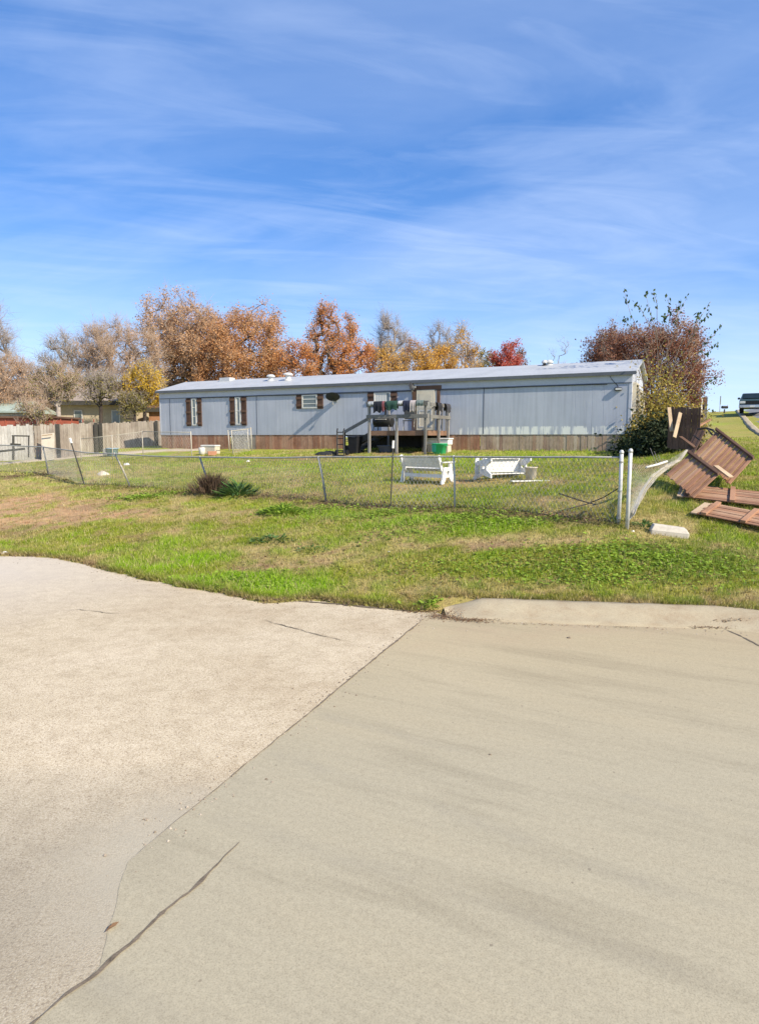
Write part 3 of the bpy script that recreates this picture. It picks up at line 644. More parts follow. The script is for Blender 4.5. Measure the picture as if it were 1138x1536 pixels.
def gutter():
    C = []
    for px, py, sx, sy, n, rot in [(690, 930, .20, .05, 420, -.35), (662, 925, .14, .09, 420, 0), (640, 918, .16, .05, 300, 0), (720, 931, .16, .02, 150, -.1), (1060, 943, .16, .018, 130, -.1), (1095, 938, .12, .02, 60, -.1), (760, 936, .5, .02, 70, -.12), (900, 941, .6, .02, 70, -.12)]:
        p = GZ(px, py); a = RNG.normal(size=(n, 2)) * np.array([sx, sy]); C.append(np.c_[p.x + a[:, 0] * math.cos(rot) - a[:, 1] * math.sin(rot), p.y + a[:, 0] * math.sin(rot) + a[:, 1] * math.cos(rot)])
    c = np.concatenate(C); k = len(c); s_ = c[:, 1] - (np.interp(c[:, 0], EX, EY) - .62); z = np.where((s_ > 0) & (c[:, 0] > .92), np.interp(s_, [0, .14, .28, .4], [.008, .026, .07, .12]), .008)
    U = rnd_dirs(k); U[:, 2] *= .3; N = rnd_dirs(k) * .4 + np.array([0, 0, 1.0])
    me = leaves_mesh('gutter_litter', np.c_[c, z + .012 * RNG.random(k)], N, U, .012 + .028 * RNG.random(k) ** 2, .008 + .014 * RNG.random(k))
    return tag(link('gutter_litter', me, M['litter']), 'brown leaf crumbs and silt gathered in the gutter and the open paving corner', 'leaf litter', kind='stuff')
gutter()
debris('leaf_litter', 'fallen brown leaves scattered over the grass and gutter', 'leaf litter', [(820, 865), (800, 820), (700, 880), (500, 830), (600, 860), (650, 925), (690, 927), (880, 830), (390, 850), (1000, 870)], 26, (.8, .3), M['litter'], .03, .05, .035)

# ================================================================== THE MOBILE HOME
A_ = P(242, 672, 35.8); B_ = P(943, 676, 25.0); BZ = 1.90
UD = Vector((B_.x - A_.x, B_.y - A_.y, 0)); LEN = UD.length; UD.normalize(); VD = Vector((-UD.y, UD.x, 0))
RZ = math.atan2(UD.y, UD.x); ORG = Vector((A_.x, A_.y, BZ)); DEP = 4.3
def uz(px, py, v=0.0):
    d = Vector(ray(px, py)); o = Vector((0, 0, CAMH)); pl = ORG + VD * v
    t = (pl - o).dot(VD) / d.dot(VD); p = o + d * t
    return (p - ORG).dot(UD), p.z - BZ
def W_(u, v, z): return ORG + UD * u + VD * v + Vector((0, 0, z))
SK = .72; WT = 2.98
home = thing('mobile_home', 'long blue grey single wide mobile home with brown board skirting', 'mobile home', ORG, RZ)
# front siding: shallow vertical grooves
mb = MB(); prof = []
u = 0.0
gr = random.Random(4)
while u < LEN:
    gw = gr.choice((.2, .4, .4, .6, 1.2)); gd = gr.uniform(.003, .008)
    prof += [(u, 0.0), (min(u + gw, LEN), 0.0), (min(u + gw + .008, LEN), gd), (min(u + gw + .014, LEN), gd)]; u += gw + .022
vs = []; fs = []
for (uu, vv) in prof: vs += [(uu, vv, SK - .03), (uu, vv, WT)]
for i in range(len(prof) - 1): k = 2 * i; fs.append((k, k + 2, k + 3, k + 1))
mb.add(vs, fs); mb.build('front_wall', M['siding'], home)
mb = MB(); ru = DEP / 2; RH = .60
for ux in (0, LEN):
    s_ = 1 if ux else -1
    mb.add([(ux, .02, SK - .03), (ux, DEP, SK - .03), (ux, DEP, WT), (ux, ru, WT + RH - .04), (ux, .02, WT)], [(0, 1, 2, 3, 4)])
mb.add([(0, DEP, SK - .03), (LEN, DEP, SK - .03), (LEN, DEP, WT), (0, DEP, WT)], [(0, 1, 2, 3)])
mb.build('end_wall', M['fascia'], home)
# roof, two pitches with thickness and overhang
mb = MB(); o = .14; th = .07; ge = .16
for sg in (0, 1):
    y0 = -o if sg == 0 else DEP + o
    sl = RH / ru; e = WT - o * sl + .03; r = WT + RH + .03
    q = [(-ge, y0, e), (LEN + ge, y0, e), (LEN + ge, ru, r), (-ge, ru, r)]
    mb.add(q + [(a, b, c + th) for a, b, c in q], [(0, 3, 2, 1), (4, 5, 6, 7), (0, 1, 5, 4), (1, 2, 6, 5), (2, 3, 7, 6), (3, 0, 4, 7)])
roof = mb.build('roof', M['roof'], home)
mb = MB(); mb.b2((-ge, -o - .012, WT - .075), (LEN + ge, -o - .001, WT + .05)); mb.build('roof_edge', M['roofedge'], home)
mb = MB(); mb.b2((0.02, -.022, WT - .34), (LEN - .02, -.002, WT - .06)); mb.build('fascia_board', M['fascia'], home)
mb = MB(); mb.b2((0.0, -.030, WT - .375), (LEN, -.002, WT - .342)); mb.build('trim_strip', M['seam'], home)
pts = [(2 + k * .5, -.045 + .004 * math.sin(k), WT - .36 - .022 * abs(math.sin(k * .35)) - .03 * float(vnoise(k * .3, 1))) for k in range(int((LEN - 2.2) / .5))]
MB().tube(pts, .012, 5).build('cable', M['black'], home)
for px in (255, 385, 725): MB().b2((uz(px, 620)[0] - .022, -.008, SK), (uz(px, 620)[0] + .022, -.001, WT - .35)).build('seam_strip', M['seam'], home)
MB().b2((LEN - .09, -.014, SK), (LEN + .012, .09, WT - .02)).build('corner_trim', M['fascia'], home)
MB().b2((-.012, -.014, SK), (.06, .06, WT - .02)).build('corner_trim', M['fascia'], home)
# skirting, board by board (uneven tops and ground line)
def skirting(u0, u1, m, label=None, gap=0, seed=0):
    mb = MB(); u = u0; r = random.Random(seed)
    while u < u1 - .05:
        w = r.uniform(.125, .15); w = min(w, u1 - u)
        if r.random() > gap:
            b = hz(*W_(u, 0, 0)[:2]) - BZ - .05
            mb.box((u + w / 2, .03 + r.uniform(-.006, .006), (SK + b) / 2 + r.uniform(-.012, .006)), (w - .008, .018, SK - b))
        u += w
    s = mb.build('skirting', m, home)
    if label: s['label'] = label
uDL = uz(507, 660)[0]; uDM = uz(676, 660)[0]
skirting(0.0, uz(345, 660)[0], M['skirt_red'], 'reddish brown board skirting', seed=1)
skirting(uz(383, 660)[0], uDL + .3, M['skirt_red'], 'reddish brown board skirting', seed=2)
skirting(uDM - .1, uz(720, 660)[0], M['skirt_red'], seed=3)
skirting(uz(720, 660)[0], LEN, M['skirt_grey'], 'weathered grey brown board skirting with gaps', gap=.035, seed=4)
sk = MB(); u0 = uz(346, 660)[0]; u1 = uz(382, 660)[0]
k = 0; u = u0
while u < u1: sk.box((u + .065, .035, SK / 2 - .05), (.12, .018, SK + .1)); u += .135
s = sk.build('skirting', M['fencegrey'], home); s['label'] = 'grey unpainted skirting boards'
# crawl space shade put into a dark board behind the porch gap
MB().b2((uDL, 1.6, -.3), (uDM, 1.62, SK)).build('crawl_shade_board', M['darkpost'], home)
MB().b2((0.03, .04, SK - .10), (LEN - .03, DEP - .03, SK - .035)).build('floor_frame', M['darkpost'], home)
MB().b2((LEN - .04, .05, -.2), (LEN - .015, DEP, SK - .03)).build('skirting', M['skirt_grey'], home); MB().b2((.015, .05, -.2), (.04, DEP, SK - .03)).build('skirting', M['skirt_grey'], home)

def window(pxl, pxr, pt, pb, panes, curtain=None):
    u0, zt = uz(pxl, pt); u1, zb = uz(pxr, pb); fw = .055
    zt = min(zt, WT - .4)
    mb = MB()
    for (a, b) in (((u0, zb), (u0 + fw, zt)), ((u1 - fw, zb), (u1, zt)), ((u0 + fw, zt - fw), (u1 - fw, zt)), ((u0 + fw, zb), (u1 - fw, zb + fw))):
        mb.b2((a[0], -.045, a[1]), (b[0], -.002, b[1]))
    w = mb.build('window', M['offwhite'], home)
    g = MB().b2((u0 + fw, -.022, zb + fw), (u1 - fw, -.006, zt - fw)).build('pane', M['glass'], w)
    for k in range(1, panes):
        z = zb + (zt - zb) * k / panes; MB().b2((u0 + fw, -.034, z - .02), (u1 - fw, -.0225, z + .02)).build('mullion', M['offwhite'], w)
    if curtain:
        c = MB(); n = 24; vs = []; fs = []
        ua = u0 + fw; ub = ua + (u1 - u0 - 2 * fw) * curtain
        for i in range(n + 1):
            uu = ua + (ub - ua) * i / n; vv = -.027 + .0035 * math.sin(i * 1.9); vs += [(uu, vv, zb + fw), (uu, vv, zt - fw)]
        for i in range(n): fs.append((2 * i, 2 * i + 2, 2 * i + 3, 2 * i + 1))
        c.add(vs, fs).build('curtain', M['offwhite'], w)
    return u0, u1, zb, zt
def shutter(pxl, pxr, pt, pb):
    u0, zt = uz(pxl, pt); u1, zb = uz(pxr, pb); zt = min(zt, WT - .38)
    mb = MB(); n = 3; w = (u1 - u0) / n
    for k in range(n): mb.b2((u0 + k * w + .006, -.032, zb), (u0 + (k + 1) * w - .006, -.002, zt))
    s = mb.build('shutter', M['shutter'], home)
    nb = 3 if zt - zb > 1 else 2
    for k in range(nb):
        z = zb + (zt - zb) * ((k + .5) / nb if nb == 2 else (.1 + .4 * k))
        MB().b2((u0 - .005, -.058, z - .055), (u1 + .005, -.0325, z + .055)).build('batten', M['panel_rail'], s)
for (a, b, c, d, pt, pb, n, cur) in [(279, 287.5, 295.5, 303.5, 597, 638, 3, .0), (344.5, 353, 361.5, 370.5, 593.5, 637, 2, 0.35), (444.5, 453, 476, 485, 588, 612, 3, 0), (551.5, 561, 586, 595.5, 580, 606, 1, .8)]:
    window(b, c, pt, pb, n, cur); shutter(a, b - .3, pt - .5, pb + 1); shutter(c + .3, d, pt - .5, pb + 1)
# door with rough timber surround
uD0, zD1 = uz(625, 575.5); uD1, zD0 = uz(652, 645); zD0 = max(zD0, SK + .02); zD1 = min(zD1, WT - .36)
door = MB().b2((uD0 + .01, -.06, zD0), (uD1 - .01, -.004, zD1 - .01)).build('door', M['cream'], home, bevel=.006)
mb = MB()
for (a, b, c, d) in ((.12, .45, .10, .80), (.12, .45, .95, .66), ):
    pass
hgt = zD1 - zD0; wd = uD1 - uD0
MB().b2((uD0 + .13, -.068, zD0 + hgt * .53), (uD1 - .13, -.061, zD1 - .16)).build('door_glass', M['cream'], door)
mb = MB()
for zz in (zD0 + .12, zD0 + hgt * .47): mb.b2((uD0 + .13, -.072, zz), (uD1 - .13, -.061, zz + .05))
mb.b2((uD0 + .13, -.072, zD0 + .17), (uD0 + .17, -.061, zD0 + hgt * .47)); mb.b2((uD1 - .17, -.072, zD0 + .17), (uD1 - .13, -.061, zD0 + hgt * .47))
mb.build('door_moulding', M['offwhite'], door)
MB().lathe((uD1 - .07, -.07, zD0 + .95), [(.012, -.0), (.03, .03), (.03, .05), (.01, .06)], 10, ((1, 0, 0), (0, 0, 1), (0, -1, 0))).build('handle', M['black_metal'], door)
uT0 = uz(618.5, 600)[0]; uT1 = uz(660, 600)[0]
for (lo, hi) in (((uT0, zD0), (uD0 - .002, zD1 + .0)), ((uD1 + .09, zD0), (uT1, zD1)), ((uT0 - .06, zD1 + .002), (uT1 + .06, zD1 + .17))):
    MB().b2((lo[0], -.05, lo[1]), (hi[0], -.003, hi[1])).build('door_trim', M['doorwood'], home, bevel=.005)
MB().b2((uD1 + .002, -.03, zD0), (uD1 + .086, -.003, zD1)).build('door_trim', M['offwhite'], home)
# wall lamps / dishes / meter
def dish(px, py, sc, tilt, face):
    u, z = uz(px, py, -.26); mb = MB(); ax = Vector(face).normalized(); X = ax.cross(Vector((0, 0, 1))).normalized(); Y = X.cross(ax)
    c = Vector((u, -.26, z)); prof = [(.03 * sc, 0), (.14 * sc, .012 * sc), (.25 * sc, .045 * sc), (.34 * sc, .09 * sc), (.345 * sc, .10 * sc), (.33 * sc, .095 * sc), (.24 * sc, .055 * sc), (.12 * sc, .02 * sc), (.01, .012 * sc)]
    mb.lathe(c, prof, 22, (X, Y, ax)); d = mb.build('satellite_dish', M['grey_dish'], home, True)
    m2 = MB(); m2.tube([c, c - ax * .08, Vector((u, -.005, z - .22))], .022, 8); m2.box((u, -.012, z - .22), (.14, .02, .18)); m2.build('bracket', M['galv_dull'], d)
    m2 = MB(); tip = c + ax * .38 * sc - Y * .18 * sc; m2.tube([c - Y * .3 * sc, tip], .012, 6); m2.box(tip, (.06, .06, .09)); m2.build('feed_arm', M['galv_dull'], d)
dish(616, 580, .55, 0, (.9, -.25, .35))
dish(499, 592.5, .95, 0, (.25, -.5, -.83))
u, z = uz(927, 583.5); mb = MB(); mb.b2((u - .13, -.10, z - .06), (u + .13, -.002, z + .06)); lamp = mb.build('wall_lamp', M['black_metal'], home, bevel=.02)
MB().b2((u - .09, -.112, z - .035), (u + .13, -.102, z + .035)).build('lamp_glass', M['offwhite'], lamp)
pp = [uz(915, 562), uz(916, 567), uz(920, 572), uz(925, 577), uz(927, 581)]
MB().tube([(a, -.03, min(b, WT - .1)) for a, b in pp], .01, 5).build('lamp_cable', M['black'], home)
# roof fittings
def roofz(v): return WT + .10 + RH * (v if v < ru else DEP - v) / ru
def vent(px, v, r, h, cap, m):
    u = uz(px, 560, v)[0]; mb = MB(); zb = roofz(v) - .05
    if cap: mb.lathe((u, v, zb), [(r * 1.7, 0), (r * 1.6, .06), (r, .08), (r, h), (r * .95, h + .005)], 14); 
    else: mb.lathe((u, v, zb), [(r, 0), (r, h), (r * .8, h + .02)], 12)
    p = mb.build('roof_vent', m, roof)
    if cap: MB().lathe((u, v, zb + h + .005), [(r * 1.0, .0), (r * 1.9, .02), (r * 1.9, .06), (r * 1.2, .13), (.02, .15)], 14).build('vent_cap', M['offwhite'] if cap == 2 else M['galv'], p)
vent(406, 1.4, .12, .20, 1, M['galv']); vent(432, 1.3, .13, .26, 2, M['offwhite'])
u = uz(341, 570, 2.0)[0]; MB().b2((u - .35, 1.75, roofz(1.9) - .06), (u + .35, 2.2, roofz(1.9) + .16)).build('roof_vent', M['galv'], roof)
vent(816, 1.9, .07, .12, 1, M['black_metal']); vent(823, 2.0, .09, .10, 1, M['galv'])
# windows and trim of the sunlit end wall
def endwin(v0, v1, z0, z1):
    x = LEN; mb = MB()
    for a, b, c, d in ((v0, v0 + .07, z0, z1), (v1 - .07, v1, z0, z1), (v0 + .07, v1 - .07, z1 - .07, z1), (v0 + .07, v1 - .07, z0, z0 + .07)): mb.b2((x + .001, a, c), (x + .13, b, d))
    w = mb.build('window', M['cream'], home); MB().b2((x + .002, v0 + .07, z0 + .07), (x + .05, v1 - .07, z1 - .07)).build('pane', M['glass'], w)
    MB().b2((x + .052, v0 + .07, (z0 + z1) / 2 - .03), (x + .10, v1 - .07, (z0 + z1) / 2 + .03)).build('mullion', M['cream'], w)
endwin(.35, 1.35, 1.45, 2.65); endwin(1.75, 2.75, 1.3, 2.45); endwin(3.1, 3.9, 1.3, 2.45)

# ================================================================== PORCH DECK
DV = -2.25; du0, dz = uz(553, 646, DV); du1 = uz(640, 646, DV)[0]; dz = uz(600, 646, DV)[1]
rt = uz(600, 606.5, DV)[1]; rm = uz(600, 624.5, DV)[1]
deck = thing('porch_deck', 'weathered grey timber porch with steps below the cream door', 'porch', W_(du0, DV, 0), RZ)
DW = du1 - du0; DD = -DV
def gz_(u, v): p = W_(du0 + u, DV + v, 0); return hz(p.x, p.y) - BZ
mb = MB(); k = 0
while k * .145 < DD - .15: mb.b2((0.0, .03 + k * .145, dz - .035), (DW, .165 + k * .145, dz)); k += 1
mb.build('floor', M['deckwood'], deck)
mb = MB(); mb.b2((-.02, 0, dz - .19), (DW + .02, .028, dz + .005)); mb.b2((DW + .021, 0, dz - .19), (DW + .05, DD - .07, dz + .005)); mb.b2((-.05, 0, dz - .19), (-.021, DD - .07, dz + .005)); mb.build('rim_board', M['deckred'], deck)
for (u, v, top) in ((.05, -.05, rt), (DW * .5, -.05, rm + .02), (DW - .04, -.05, rt + .04), (DW + .10, DD * .45, rt - .05), (DW + .10, DD - .16, rt - .05), (-.10, DD - .16, rt)):
    b = gz_(u, v) - .1; MB().box((u, v, (b + top) / 2), (.095, .095, top - b)).build('post', M['postpale'] if top < rt or u < 1 else M['deckwood'], deck, bevel=.006)
for (a, b, w) in (((-.05, -.115, rt), (DW + .08, -.115, rt), .15), ((-.05, -.115, rm), (DW + .08, -.115, rm), .15)):
    MB().beam(a, b, .035, w).build('rail', M['deckwood'], deck, bevel=.005)
for z in (rt - .02, rm - .02): MB().beam((DW + .165, -.05, z), (DW + .165, DD - .1, z), .035, .14).build('rail', M['deckwood'], deck, bevel=.005)
MB().box((DW * .5, -.03, rt + .10), (DW + .2, .14, .035)).build('rail_cap', M['deckwood'], deck)
# balusters on the side towards the far end of the home
for k in range(4):
    v = DD * (.18 + .2 * k); MB().box((DW + .13, v, (dz + rt) / 2 - .02), (.04, .04, rt - dz - .05)).build('baluster', M['deckwood'], deck)
for u in (DW * .25, DW * .8):
    b = gz_(u, .8) - .1; MB().box((u, .9, (b + dz - .2) / 2), (.09, .09, dz - .2 - b)).build('post', M['darkpost'], deck)
# steps going down at the left end
st = thing_none = None
ns = 4; rise = dz / (ns + .2)
for k in range(ns):
    z = dz - rise * (k + 1); u = -.20 - .28 * (k + .5)
    MB().b2((u - .15, .35, z - .04), (u + .15, 1.5, z)).build('stair_tread', M['deckwood'], deck)
for v in (.33, 1.5): MB().beam((-.05, v, dz - .12), (-.2 - .28 * ns, v, .02), .04, .24).build('stringer', M['darkpost'], deck)
MB().beam((0.0, .22, rm + .0), (-1.35, .22, dz * .62 + .25), .04, .13).build('stair_rail', M['deckwood'], deck)
b = gz_(-1.3, .22); MB().box((-1.3, .22, (b + dz * .62 + .25) / 2), (.09, .09, dz * .62 + .3 - b)).build('post', M['darkpost'], deck)

# things kept on and around the porch -------------------------------------------------
def at_deck(px, py, v):
    u, z = uz(px, py, DV + v); return W_(u, DV + v, z)
def cloth(name, label, u, w, drop_f, drop_b, col, cat, z=None, line_v=-.10, rough=.85):
    m = simple('cloth_' + str(len(bpy.data.materials)), col, rough, .25, 9)
    t = W_(du0 + u, DV + line_v, (rt + .125 if z is None else z)); mb = MB(); nx, path = 10, []
    L = [(.055, -drop_b), (.06, -.05), (.05, .0), (.0, .012), (-.05, .0), (-.085, -.08)]
    n = 6
    for k in range(1, n + 1): L.append((-.088 - .01 * math.sin(k), -.08 - (drop_f - .08) * k / n))
    vs = []
    r = random.Random(sum(map(ord, label)) % 1000)
    ph = r.random() * 6
    for i in range(nx + 1):
        x = (i / nx - .5) * w
        for j, (v, zz) in enumerate(L):
            dd = max(0, -zz)
            vs.append((x * (1 - .12 * dd), v - .035 * dd * math.sin(i * 1.25 + ph) * 1.5 - .01, zz * (1 + .10 * math.sin(i * .9 + ph))))
    q = len(L); fs = [(i * q + j, (i + 1) * q + j, (i + 1) * q + j + 1, i * q + j + 1) for i in range(nx) for j in range(q - 1)]
    o = mb.add(vs, fs).build(name, m, None, True); o.location = t; o.rotation_euler = (0, 0, RZ)
    sd = o.modifiers.new('thick', 'SOLIDIFY'); sd.thickness = .008
    tag(o, label, cat, 'washing hung over the porch rail'); return o
for (nm, lb, f0, f1, df, col, cat) in [
    ('towel', 'grey cloth hung over the left end of the porch rail', .02, .12, .16, (.36, .38, .38), 'towel'),
    ('shirt', 'black shirt hung on the porch rail in front of the shuttered window', .12, .27, .42, (.02, .022, .03), 'shirt'),
    ('towel', 'dull red towel hung on the porch rail beside the black shirt', .27, .305, .40, (.24, .08, .09), 'towel'),
    ('shirt', 'dark green shirt hung on the middle of the porch rail', .335, .53, .34, (.03, .075, .055), 'shirt'),
    ('towel', 'pale grey towel hung between the dark green shirt and navy trousers', .54, .62, .14, (.50, .50, .48), 'towel'),
    ('trousers', 'navy trousers hung on the porch rail left of the cream door', .63, .74, .40, (.025, .03, .055), 'trousers'),
    ('towel', 'dusty pink towel hung on the porch rail in front of the door', .745, .84, .42, (.50, .43, .40), 'towel'),
    ('towel', 'grey green cloth hung by the tall corner post of the porch', .85, .97, .20, (.16, .20, .18), 'towel')]:
    cloth(nm, lb, DW * (f0 + f1) / 2, DW * (f1 - f0), df, df * .8, col, cat)
# clothes on the side rail are darker
for (nm, lb, f, col) in [('shirt', 'black shirt hung on the side rail of the porch nearest the corner post', .3, (.025, .025, .03)), ('shirt', 'charcoal shirt hung on the side rail of the porch nearest the wall', .72, (.05, .05, .06))]:
    o = cloth(nm, lb, 0, .45, .34, .3, col, 'shirt'); o.location = W_(du0 + DW + .19, DV + DD * f, rt + .055); o.rotation_euler = (0, 0, RZ + math.pi / 2)
# barrel grill
gu = uz(575, 632, DV + .7)[0]; gp = W_(gu, DV + .7, dz)
t = thing('barrel_grill', 'black barrel grill standing on the porch behind the middle rail', 'grill', gp, RZ)
mb = MB(); mb.lathe((-.42, 0, .40), [(.02, 0), (.2, .0), (.235, .02), (.235, .82), (.2, .84), (.02, .84)], 18, ((0, 1, 0), (0, 0, 1), (1, 0, 0))); mb.build('barrel', M['black_metal'], t, True)
for sx in (-.33, .33):
    for sy in (-.18, .18): MB().tube([(sx * 1.15, sy * 1.25, 0), (sx, sy, .3)], .018, 6).build('leg', M['black_metal'], t)
MB().tube([(.1, 0, .62), (.1, 0, .98)], .045, 10).build('chimney', M['black_metal'], t)
MB().tube([(-.25, -.24, .48), (-.25, -.3, .48), (.25, -.3, .48), (.25, -.24, .48)], .013, 6).build('handle', M['galv'], t)
# folding chair
cu = uz(613, 640, DV + 1.1)[0]
t = thing('folding_chair', 'dark folding chair standing on the porch left of the door', 'chair', W_(cu, DV + 1.1, dz), RZ + .3)
M['chaircloth'] = simple('chair_cloth', (.05, .055, .06), .8, .3, 8)
MB().box((0, 0, .43), (.46, .44, .035)).build('seat', M['chaircloth'], t, bevel=.01); MB().box((0, .24, .72), (.46, .035, .44)).build('backrest', M['chaircloth'], t, bevel=.01)
for sx in (-.22, .22):
    MB().tube([(sx, -.24, 0), (sx, .2, .45), (sx, .27, .95)], .012, 6).build('leg', M['galv_dull'], t); MB().tube([(sx, .26, 0), (sx, -.2, .43)], .012, 6).build('leg', M['galv_dull'], t)
# green bin tub in front of porch
def tub(name, label, cat, p, r0, r1, h, m, rz=0, sx=1.25, rim=True):
    t = thing(name, label, cat, p, rz); mb = MB(); n = 28; vs = []; fs = []
    def ringp(rx, z):
        for k in range(n):
            a = 2 * math.pi * k / n; ca, sa = math.cos(a), math.sin(a); e = .55
            vs.append((math.copysign(abs(ca) ** e, ca) * rx * sx, math.copysign(abs(sa) ** e, sa) * rx, z))
    prof = [(r0 * .9, 0), (r0, .02), (r1, h * .9), (r1 * 1.08, h * .91), (r1 * 1.08, h), (r1 * .97, h), (r1 * .95, h * .85), (r0 * .92, .05)]
    for r, z in prof: ringp(r, z)
    for i in range(len(prof) - 1):
        for k in range(n): a = i * n + k; b = i * n + (k + 1) % n; fs.append((a, b, b + n, a + n))
    fs += [tuple(reversed(range(n))), tuple((len(prof) - 1) * n + k for k in range(n))]
    mb.add(vs, fs).build('tub', m, t, True); return t
M['green'] = simple('green_plastic', (.03, .42, .17), .4, .2, 6)
M['teal'] = simple('teal_plastic', (.02, .20, .14), .4, .2, 6)
gpnt = G(659, 681)
t = tub('green_tub', 'bright green plastic tub on the grass in front of the porch', 'tub', gpnt, .21, .25, .42, M['green'], RZ, 1.08)
for s_ in (-1, 1): MB().tube([(s_ * .27, -.09, .33), (s_ * .32, -.07, .33), (s_ * .32, .07, .33), (s_ * .27, .09, .33)], .014, 6).build('handle', M['green'], t)
MB().b2((-.22, -.275, .08), (-.06, -.235, .37)).build('side_panel', M['teal'], t, bevel=.01)
# storage under the porch
up = W_(du0 + DW * .97, DV + 1.2, .42)
t = thing('plastic_crate', 'white plastic crate on blocks stored under the right part of the porch', 'crate', W_(du0 + DW * 1.0, DV + 1.35, gz_(DW, 1.35)), RZ)
MB().b2((-.5, -.25, .30), (.5, .25, .52)).build('box', M['white'], t, bevel=.03); MB().b2((-.53, -.28, .525), (.53, .28, .58)).build('lid', M['white'], t, bevel=.015)
for s_ in (-.35, .35): MB().b2((s_ - .1, -.2, -.05), (s_ + .1, .2, .298)).build('block', M['blockgrey'], t)
M['bluebag'] = simple('blue_grey_bag', (.10, .12, .16), .7, .3, 5)
t = tub('storage_tub', 'blue grey plastic tub pushed into the dark under the porch', 'tub', W_(du0 + DW * .22, DV + .5, gz_(DW * .22, .5)), .2, .26, .28, M['bluebag'], RZ, 1.4)
# dark bin and leaning beam by the steps
t = thing('rubbish_bin', 'black plastic rubbish bin beside the porch steps', 'bin', W_(uz(533, 660, DV + .1)[0], DV + .05, gz_(-.8, .05)), RZ)
vs = []
for (w, d, z) in ((.22, .22, 0), (.30, .29, .95)): vs += [(-w, -d, z), (w, -d, z), (w, d, z), (-w, d, z)]
MB().add(vs, [(3, 2, 1, 0), (4, 5, 6, 7), (0, 1, 5, 4), (1, 2, 6, 5), (2, 3, 7, 6), (3, 0, 4, 7)]).build('body', M['black'], t, bevel=.03)
mb = MB(); mb.add([(-.33, -.33, .952), (.33, -.33, .952), (.33, .34, .952), (-.33, .34, .952), (-.27, -.26, 1.03), (.27, -.26, 1.03), (.27, .3, 1.03), (-.27, .3, 1.03)], [(3, 2, 1, 0), (4, 5, 6, 7), (0, 1, 5, 4), (1, 2, 6, 5), (2, 3, 7, 6), (3, 0, 4, 7)]).build('lid', M['black'], t, bevel=.02)
MB().tube([(-.2, .33, .9), (-.2, .4, .92), (.2, .4, .92), (.2, .33, .9)], .016, 6).build('handle', M['black'], t)
for s_ in (-1, 1): MB().lathe((s_ * .27, .27, .1), [(.02, -.025), (.1, -.025), (.1, .025), (.02, .025)], 14, ((0, 1, 0), (0, 0, 1), (1, 0, 0))).build('wheel', M['black'], t)
t.scale = (.8, .8, .74)
hp = G(511, 683)
t = thing('hand_truck', 'black hand truck leaning back on the ground left of the porch steps', 'hand truck', hp, RZ)
for s_ in (-.16, .16): MB().tube([(s_, 0, .0), (s_ - .12, .18, 1.0), (s_ - .14, .26, 1.1)], .03, 7).build('frame_tube', M['black_metal'], t)
for z in (.2, .45, .7, .95): MB().tube([(-.16 - .12 * z, .18 * z, z), (.16 - .12 * z, .18 * z, z)], .022, 6).build('cross_bar', M['black_metal'], t)
MB().b2((-.25, -.28, -.01), (.25, 0, .02)).build('toe_plate', M['black_metal'], t)
for s_ in (-1, 1): MB().lathe((s_ * .25, .1, .11), [(.03, -.03), (.12, -.03), (.12, .03), (.03, .03)], 14, ((0, 1, 0), (0, 0, 1), (1, 0, 0))).build('wheel', M['black'], t)
M['shade_heap'] = simple('steps_shade_dark', (.03, .03, .028), .8, .4, 5)
def heap(name, label, cat, p, rx, ry, h, m, seed, rz=0):
    n = 22; vs = [(0, 0, h)]; fs = []
    for j in range(1, 8):
        for k in range(n):
            a = 2 * math.pi * k / n; r = j / 7 * (.7 + .55 * float(fbm(math.cos(a) * 1.5 + 4, math.sin(a) * 1.5 + 4, seed)))
            z = h * max(0, 1 - (j / 7) ** 1.7) * (.5 + float(fbm(math.cos(a) * j * .6 + 9, math.sin(a) * j * .6, seed + 3))) - (.05 if j == 7 else 0)
            vs.append((rx * r * math.cos(a), ry * r * math.sin(a), z))
    for k in range(n): fs.append((0, 1 + k, 1 + (k + 1) % n))
    for j in range(6):
        for k in range(n): a = 1 + j * n + k; b = 1 + j * n + (k + 1) % n; fs.append((a, a + n, b + n, b))
    o = MB().add(vs, fs).build(name, m, None, True); o.location = p; o.rotation_euler = (0, 0, rz); return tag(o, label, cat)
heap('shade_heap', 'low dark heap standing in for the shadow left of the porch steps', 'shade_heap', G(491, 681), .65, .4, .14, M['shade_heap'], 3, RZ)  # dark heap laid where the porch steps throw their shadow, in its place
M['tanbox'] = simple('tan_box', (.60, .52, .40), .8, .2, 5); M['orangeblock'] = simple('terracotta_block', (.45, .22, .13), .85, .25, 6)
t = thing('cooler_box', 'cream plastic cooler box on the grass below the tall left windows', 'cooler', G(316, 681), RZ + .1)
MB().b2((-.4, -.2, 0), (.4, .2, .34)).build('box', M['tanbox'], t, bevel=.03); MB().b2((-.42, -.22, .342), (.42, .22, .43)).build('lid', M['offwhite'], t, bevel=.03)
t = tag(MB().b2((-.2, -.1, 0), (.2, .1, .2)).build('brick_block', M['orangeblock'], None, bevel=.02), 'terracotta block standing against the cream cooler box', 'block'); t.location = G(320, 683) + Vector((0, -.2, 0)); t.rotation_euler = (0, 0, .3)
t = tag(MB().lathe((0, 0, 0), [(.1, 0), (.14, .02), (.15, .32), (.13, .34), (.02, .34)], 14).build('bucket', M['offwhite'], None, True), 'off white bucket standing beside the cream cooler box', 'bucket'); t.location = G(303, 682)

